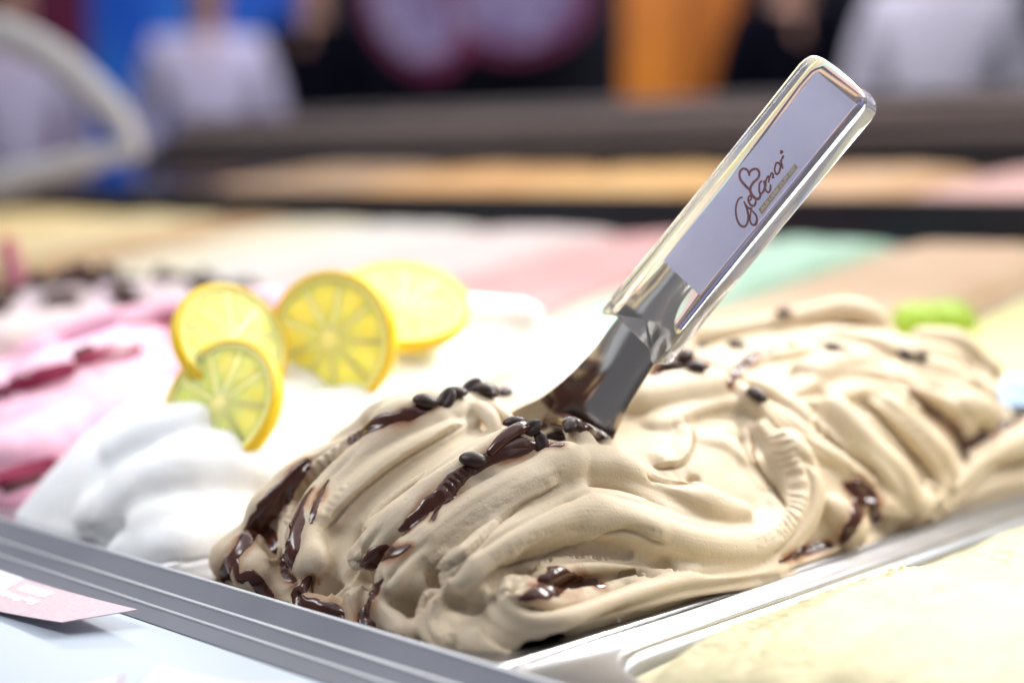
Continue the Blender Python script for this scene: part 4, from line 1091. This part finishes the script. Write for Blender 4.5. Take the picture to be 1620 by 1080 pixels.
bm = bmesh.new(); ctr = c0 * .35 + c2 * .65; ex_ = (c1 - c0) / np.linalg.norm(c1 - c0); ey_ = np.cross(nn, ex_)
sgn = 1 if nn @ (CAM - ctr) > 0 else -1
base_o = ctr + nn * (.13 if sgn > 0 else -.01)
vs = [bm.verts.new(base_o + ex_ * .62 * math.cos(t) + ey_ * .62 * math.sin(t)) for t in np.linspace(0, 2 * math.pi, 24, endpoint=False)]; bm.faces.new(vs)
bm_obj('printed_disc', bm, M['whitecard'], bc_, smooth=False)

# third row, behind the dark riser
M['riser'] = mat('navy_riser', (0.012, 0.013, 0.022), .3, noise=(8, (0.02, 0.02, 0.03), .3, .7))
zr = ray_az(900, 312, 84)[2]
bm_obj('riser', extrude_profile('r', [(79, ray_az(900, 307, 79)[2]), (84.5, ray_az(900, 307, 79)[2] + .05), (84.5, -10), (79, -10)], -60, 190, None, None), M['riser'], cs, smooth=False, bevel=.1)
z3a, z3b = ray_az(900, 309, 86)[2], ray_az(900, 264, 112)[2]; S3 = (z3b - z3a) / 26
def row3_z(a): return z3a + S3 * (a - 86)
row3 = [(-30, 8, 'strawberry', (0.86, 0.48, 0.44), (0.90, 0.58, 0.54), 'dull strawberry gelato at the right of the rearmost row'),
        (9, 40, 'salmon', (0.84, 0.48, 0.42), (0.86, 0.56, 0.50), 'salmon pink gelato of the rearmost row right of the handle'),
        (41, 62, 'biscuit', (0.82, 0.50, 0.27), (0.84, 0.56, 0.33), 'biscuit coloured gelato of the rearmost row behind the handle'),
        (63, 86, 'nougat', (0.86, 0.48, 0.15), (0.88, 0.54, 0.21), 'golden nougat gelato of the rearmost row left of the handle'),
        (87, 112, 'hazelnut', (0.80, 0.42, 0.14), (0.84, 0.48, 0.19), 'hazelnut gelato in the middle of the rearmost row'),
        (113, 140, 'tiramisu', (0.50, 0.31, 0.17), (0.58, 0.38, 0.22), 'brown gelato at the left of the rearmost row')]
for i, (b0, b1, nm, c1, c2, lab) in enumerate(row3):
    far_slab(nm + '_gelato', lab, b0 + .3, b1 - .3, 86.2, 112, gm(nm, c1, c2), row3_z, .5, 300 + i * 5)
    make_pan(b0, b1, 85.6, 112.6, row3_z(86) - .9, 6, 'rearmost row pan of the ' + lab.split(' gelato')[0] + ' gelato', slope=S3, aref=86, flange=.3, rad=1.4, matl=M['steel_dull'])
def bar(name, lab, y0, y1, a, thick, matl, xr=1000, b0=-60, b1=190):
    za_, zb_ = ray_az(xr, y0, a)[2], ray_az(xr, y1, a)[2]
    o = bm_obj(name, extrude_profile('r', [(a, za_), (a + thick, za_), (a + thick, zb_), (a, zb_)], b0, b1, None, None), matl, cs, smooth=False, bevel=.3)
M['bar_dark'] = mat('black_profile', (0.018, 0.016, 0.020), .35); M['bar_brown'] = mat('brown_profile', (0.20, 0.15, 0.135), .4, noise=(6, (0.26, 0.19, 0.17), .3, .7))
M['bar_grey'] = mat('grey_profile', (0.20, 0.18, 0.19), .35, .2, noise=(7, (0.15, 0.13, 0.14), .3, .7)); M['bar_light'] = mat('pinkish_profile', (0.30, 0.225, 0.215), .4, noise=(5, (0.38, 0.29, 0.28), .3, .7))
bar('rear_sill', '', 276, 228, 113.4, 2, M['bar_dark'])
bar('rear_sill', '', 228, 212, 115.6, 2, M['bar_brown'])
bar('rear_sill', '', 212, 196, 117.8, 2, M['bar_dark'])
bar('rear_sill', '', 196, 176, 120, 2, M['bar_light'])
bar('rear_sill', '', 176, 158, 122.2, 4, M['bar_grey'])
tick('rows')

# curved white frame of the glass at the left
M['frame'] = mat('white_frame', (0.62, 0.60, 0.60), .4)
gf = empty('glass_frame', at(200, 240, 150)); tag(gf, 'white curved end frame of the display glass at upper left', 'frame')
def free_tube(ctrl, dep, fl=1.0):
    D_ = catmull(np.array(ctrl, float), 26); P_ = np.array([at(x, y, dep) for x, y, r in D_]); R_ = D_[:, 2] * dep / FPX
    return tube_mesh(P_, np.tile(-F3, (len(P_), 1)), R_, fl, 16)
v_, f_ = free_tube([(-60, 38, 26), (20, 58, 26), (80, 88, 26), (130, 128, 25), (175, 172, 24), (203, 215, 20), (212, 238, 16)], 150, .8); new_obj('arch', v_, f_, M['frame'], gf)
v_, f_ = free_tube([(-80, 318, 26), (0, 290, 26), (80, 268, 22), (150, 250, 18), (205, 238, 14)], 150, .8); new_obj('lower_rail', v_, f_, M['frame'], gf)

# ------------------------------------------------------------------ price cards on the shelf
M['card_pink'] = mat('dusty_pink_print', (0.54, 0.42, 0.46), .5, noise=(700, (0.60, 0.48, 0.52), .4, .6)); M['card_white'] = mat('card_white', (0.82, 0.83, 0.88), .5); M['card_under'] = mat('card_back', (0.22, 0.13, 0.13), .7)
M['card_pale'] = mat('pale_print', (0.66, 0.60, 0.66), .5)
def price_card(px4, label, lifts, bands):
    """px4: corners a (far left), b (far right), c (near right), d (near left); the sheet bows up between its ends"""
    root = empty('price_card', on_shelf(*px4[2])); tag(root, label, 'price card', 'price cards on the front shelf')
    ca, cb, cc_, cd = [on_shelf(x, y, l) for (x, y), l in zip(px4, lifts)]
    nu, nv = 24, 14; n = np.array([0, 0, 1.0])
    def P(s, t, off=0.0):
        p = (ca * (1 - s) + cb * s) * (1 - t) + (cd * (1 - s) + cc_ * s) * t
        return p + n * (off - .35 * math.sin(math.pi * s) * .6 + .10 * s ** 3)
    V_ = [P(i / (nu - 1), j / (nv - 1)) for i in range(nu) for j in range(nv)]; N_ = len(V_); V_ += [P(i / (nu - 1), j / (nv - 1), -.03) for i in range(nu) for j in range(nv)]
    Fc = grid_faces(nu, nv) + [tuple(i + N_ for i in reversed(f)) for f in grid_faces(nu, nv)]
    ring_ = [i * nv for i in range(nu)] + [(nu - 1) * nv + j for j in range(1, nv)] + [i * nv + nv - 1 for i in range(nu - 2, -1, -1)] + [j for j in range(nv - 2, 0, -1)]
    for i in range(len(ring_)): a_, b_ = ring_[i], ring_[(i + 1) % len(ring_)]; Fc.append((b_, a_, a_ + N_, b_ + N_))
    new_obj('sheet', V_, Fc, M['card_pink'] if 'pink' in label else M['card_pale'], root, smooth=False)
    for nm, s0_, s1_, t0_, t1_, ml in bands:
        V2_ = [P(s0_ + (s1_ - s0_) * i / 9, t0_ + (t1_ - t0_) * j / 3, .012) for i in range(10) for j in range(4)]
        new_obj(nm, V2_, grid_faces(10, 4), ml, root, smooth=False)
txt = [('print_line', .40 + k * .035, .425 + k * .035, .47 + .03 * math.sin(k * 2.1), .60 + .04 * math.sin(k * 3.7), M['card_white']) for k in range(10)]
price_card([(-150, 842), (218, 968), (98, 988), (-190, 905)], 'dusty pink price card with white header lying on the front shelf', (.5, .55, .35, .3),
           [('white_header', .0, .56, .01, .99, M['card_white']), ('small_box', .60, .72, .14, .34, M['card_white'])] + txt)
price_card([(250, 1050), (480, 1082), (430, 1150), (200, 1110)], 'out of focus pale price card at the bottom edge, right of the dusty one', (.35, .3, .25, .3), [('white_header', .05, .5, .1, .8, M['card_white'])])
price_card([(40, 1082), (200, 1068), (190, 1130), (20, 1130)], 'out of focus whitish price card at the bottom left edge', (.3, .3, .25, .3), [('white_header', .0, .9, .0, .9, M['card_white'])])

# ------------------------------------------------------------------ background: panels, posts and people
def panel(name, label, cat, x0, y0, x1, y1, d, matl, thick=6):
    a_ = at(x0, y1, d); b_ = at(x1, y0, d); a_[1] = b_[1] = d
    root = bm_obj(name, box_bm((a_[0], d, a_[2]), (b_[0] - a_[0], 0, 0), (0, thick, 0), (0, 0, b_[2] - a_[2])), matl, smooth=False, bevel=.8)
    tag(root, label, cat); return root
M['blue'] = mat('blue_banner', (0.010, 0.12, 0.70), .5, noise=(2.5, (0.04, 0.26, 0.85), .4, .7)); M['maroon'] = mat('maroon_panel', (0.14, 0.012, 0.05), .5); M['teal'] = mat('teal_panel', (0.01, 0.10, 0.12), .5)
M['orange'] = mat('orange_post', (0.62, 0.20, 0.012), .45, noise=(4, (0.50, 0.15, 0.01), .4, .6)); M['orange2'] = mat('deep_orange_post', (0.46, 0.13, 0.005), .45)
panel('blue_banner', 'deep blue banner behind the person in the white shirt', 'banner', 150, -160, 480, 330, 720, M['blue'])
panel('maroon_panel', 'dark maroon panel at the upper left behind the frame', 'panel', 20, -160, 148, 300, 700, M['maroon'])
panel('teal_panel', 'dark teal box seen through the curved frame', 'panel', 50, 95, 140, 190, 640, M['teal'])
panel('orange_post', 'bright orange post left of its darker twin', 'post', 985, -200, 1078, 400, 560, M['orange'])
panel('orange_post', 'darker orange post right beside the bright orange one', 'post', 1082, -200, 1165, 400, 566, M['orange2'])
M['lav'] = mat('lavender_print', (0.42, 0.38, 0.58), .5, noise=(9, (0.22, 0.12, 0.32), .42, .6)); M['mag'] = mat('magenta_edge', (0.26, 0.010, 0.09), .5)
def round_sign(label, x, y, rx, ry, d, tilt):
    root = empty('round_sign', at(x, y, d)); tag(root, label, 'sign', 'round wall signs')
    for nm, k, off, ml in (('sign_edge', 1.0, 0, M['mag']), ('sign_face', .78, -3, M['lav'])):
        bm = bmesh.new(); c_ = at(x, y, d)
        lo_ = []; hi_ = []
        for t in np.linspace(0, 2 * math.pi, 36, endpoint=False):
            px_, pz_ = rx * k * math.cos(t), ry * k * math.sin(t)
            q = np.array([px_ * math.cos(tilt) - pz_ * math.sin(tilt), 0, px_ * math.sin(tilt) + pz_ * math.cos(tilt)]) * d / FPX
            lo_.append(bm.verts.new(c_ + q + np.array([0, off, 0]))); hi_.append(bm.verts.new(c_ + q + np.array([0, off + 8, 0])))
        bm.faces.new(lo_); bm.faces.new(hi_[::-1])
        for i in range(36): k2 = (i + 1) % 36; bm.faces.new((lo_[k2], lo_[i], hi_[i], hi_[k2]))
        bm_obj(nm, bm, ml, root, bevel=.6)
round_sign('narrow tilted round sign with magenta edge left of the wide one', 655, 15, 75, 110, 760, .5)
round_sign('wide round sign with magenta edge on the dark wall', 820, 0, 120, 90, 760, .1)

def skin_body(name, joints, edges, matl, parent, sub=2):
    me_ = bpy.data.meshes.new(name); names = list(joints); idx = {n: i for i, n in enumerate(names)}
    me_.from_pydata([tuple(np.array(joints[n][:3]) * S) for n in names], [(idx[a], idx[b]) for a, b in edges], []); me_.update()
    o = bpy.data.objects.new(name, me_); col.objects.link(o)
    m_ = o.modifiers.new('skin', 'SKIN'); 
    for n in names:
        r = joints[n][3]; rr = r if isinstance(r, tuple) else (r, r)
        me_.skin_vertices[0].data[idx[n]].radius = (rr[0] * S, rr[1] * S)
    me_.skin_vertices[0].data[0].use_root = True
    s_ = o.modifiers.new('sub', 'SUBSURF'); s_.levels = sub; s_.render_levels = sub
    dg = bpy.context.evaluated_depsgraph_get(); m2 = bpy.data.meshes.new_from_object(o.evaluated_get(dg)); bpy.data.objects.remove(o)
    m2.materials.clear(); 
    return link(name, m2, matl, parent)
M['skin'] = mat('skin', (0.48, 0.27, 0.19), .5, sss=.2, sscale=.004); M['hair'] = mat('dark_hair', (0.02, 0.013, 0.01), .5); M['shoe'] = mat('black_shoe', (0.015, 0.015, 0.018), .4)
def person(x, depth, label, shirt, trousers, face=0.0, height=172, arms=0.0):
    gx = at(x, 270, depth)[0]; k = height / 172.0
    root = empty('person', (0, 0, 0)); tag(root, label, 'person')
    B_ = {'pelvis': (0, 0, 95, (15, 11)), 'waist': (0, 0, 110, (13, 10)), 'chest': (0, 1, 130, (16, 11)), 'neck0': (0, 1, 146, (6.5, 6)), 'neck1': (0, 0, 151, (5.6, 5.6)), 'head0': (0, -1.5, 158, (7, 8)), 'head1': (0, -1, 167, (8, 9.5)), 'crown': (0, 0, 171.5, (5, 6))}
    E_ = [('pelvis', 'waist'), ('waist', 'chest'), ('chest', 'neck0'), ('neck0', 'neck1'), ('neck1', 'head0'), ('head0', 'head1'), ('head1', 'crown')]
    for sd, sg in (('l', -1), ('r', 1)):
        B_[sd + 'sh'] = (sg * 17, 1, 141, 5.8); B_[sd + 'el'] = (sg * 23, 2 - 3 * arms, 114, 4.4); B_[sd + 'wr'] = (sg * (22 - 6 * arms), -4 - 18 * arms, 92 + 14 * arms, 3.0); B_[sd + 'pa'] = (sg * (22 - 8 * arms), -6 - 23 * arms, 84 + 16 * arms, (4.2, 2.0))
        E_ += [('chest', sd + 'sh'), (sd + 'sh', sd + 'el'), (sd + 'el', sd + 'wr'), (sd + 'wr', sd + 'pa')]
        for f in range(4):
            B_[sd + 'f%d' % f] = (sg * (22 - 8 * arms) + (f - 1.5) * 1.9, -8 - 27 * arms, 76 + 18 * arms + abs(f - 1.5) * .8, .85); E_.append((sd + 'pa', sd + 'f%d' % f))
        B_[sd + 'th'] = (sg * (17 - 8 * arms), -9 - 22 * arms, 82 + 16 * arms, .95); E_.append((sd + 'pa', sd + 'th'))
        B_[sd + 'hip'] = (sg * 9, 0, 88, 8.6); B_[sd + 'kn'] = (sg * 10, -1, 49, 5.6); B_[sd + 'an'] = (sg * 10.5, 1, 9, 3.8); B_[sd + 'to'] = (sg * 11.5, -14, 4, 3.2)
        E_ += [('pelvis', sd + 'hip'), (sd + 'hip', sd + 'kn'), (sd + 'kn', sd + 'an'), (sd + 'an', sd + 'to')]
    skin_body('body', B_, E_, M['skin'], root, 1)
    Sj = {n: (*B_[n][:3], tuple(np.array(B_[n][3] if isinstance(B_[n][3], tuple) else (B_[n][3],) * 2) + 1.6)) for n in ('waist', 'chest', 'neck0', 'lsh', 'rsh', 'lel', 'rel', 'lwr', 'rwr')}
    Sj = {'pelvis': (0, 0, 92, (16.6, 12.6)), **Sj}; Sj['neck0'] = (0, 1, 146, (7.6, 7.2))
    skin_body('shirt', Sj, [('pelvis', 'waist'), ('waist', 'chest'), ('chest', 'neck0'), ('chest', 'lsh'), ('lsh', 'lel'), ('lel', 'lwr'), ('chest', 'rsh'), ('rsh', 'rel'), ('rel', 'rwr')], shirt, root, 2)
    Tj = {'pelvis': (0, 0, 94, (16, 12)), **{n: (*B_[n][:3], (B_[n][3] + 1.4,) * 2) for n in ('lhip', 'rhip', 'lkn', 'rkn', 'lan', 'ran')}}
    skin_body('trousers', Tj, [('pelvis', 'lhip'), ('lhip', 'lkn'), ('lkn', 'lan'), ('pelvis', 'rhip'), ('rhip', 'rkn'), ('rkn', 'ran')], trousers, root, 2)
    Hj = {'a': (0, -1, 172, (9, 9)), 'b': (0, 4, 168, (9, 7.5)), 'c': (0, 5.5, 159, (7.5, 5))}
    skin_body('hair', Hj, [('a', 'b'), ('b', 'c')], M['hair'], root, 2)
    for sg in (-1, 1):
        bm = bmesh.new(); r_ = bmesh.ops.create_uvsphere(bm, u_segments=10, v_segments=8, radius=1.1)
        for v_ in r_['verts']: v_.co += Vector((sg * 3.1, -9.4, 163))
        bm_obj('eye', bm, M['hair'], root)
    bm = bmesh.new(); r_ = bmesh.ops.create_cone(bm, cap_ends=True, segments=10, radius1=1.5, radius2=.6, depth=4.2)
    for v_ in r_['verts']: v_.co = Vector((v_.co.x, -10.2 - (.9 if v_.co.z < 0 else 0), 160.5 + v_.co.z))
    bm_obj('nose', bm, M['skin'], root, bevel=.3)
    root.location = (gx * S, depth * S, FLOOR * S); root.rotation_euler = (0, 0, face); root.scale = (k, k, k)
    return root
M['white_shirt'] = mat('white_shirt', (0.50, 0.46, 0.60), .7, bump=[(25, .01)]); M['black_shirt'] = mat('black_shirt', (0.003, 0.003, 0.007), .9, spec=.05, bump=[(25, .01)]); M['grey_shirt'] = mat('pale_grey_coat', (0.52, 0.50, 0.56), .7, bump=[(25, .01)]); M['jeans'] = mat('dark_trousers', (0.03, 0.035, 0.06), .7)
person(335, 560, 'person in a white lavender tinted shirt standing before the blue banner', M['white_shirt'], M['jeans'], .1, 168)
person(500, 680, 'person in black clothes standing right of the white shirted one', M['black_shirt'], M['jeans'], -.2, 186)
person(1245, 540, 'person in dark clothes standing just right of the orange posts', M['black_shirt'], M['jeans'], .3, 176)
person(1480, 470, 'person in a pale grey coat standing at the far right', M['grey_shirt'], M['jeans'], -.3, 176, .3)
person(30, 600, 'person in a bluish white shirt seen through the curved frame', M['white_shirt'], M['jeans'], .4, 166)
tick('background')
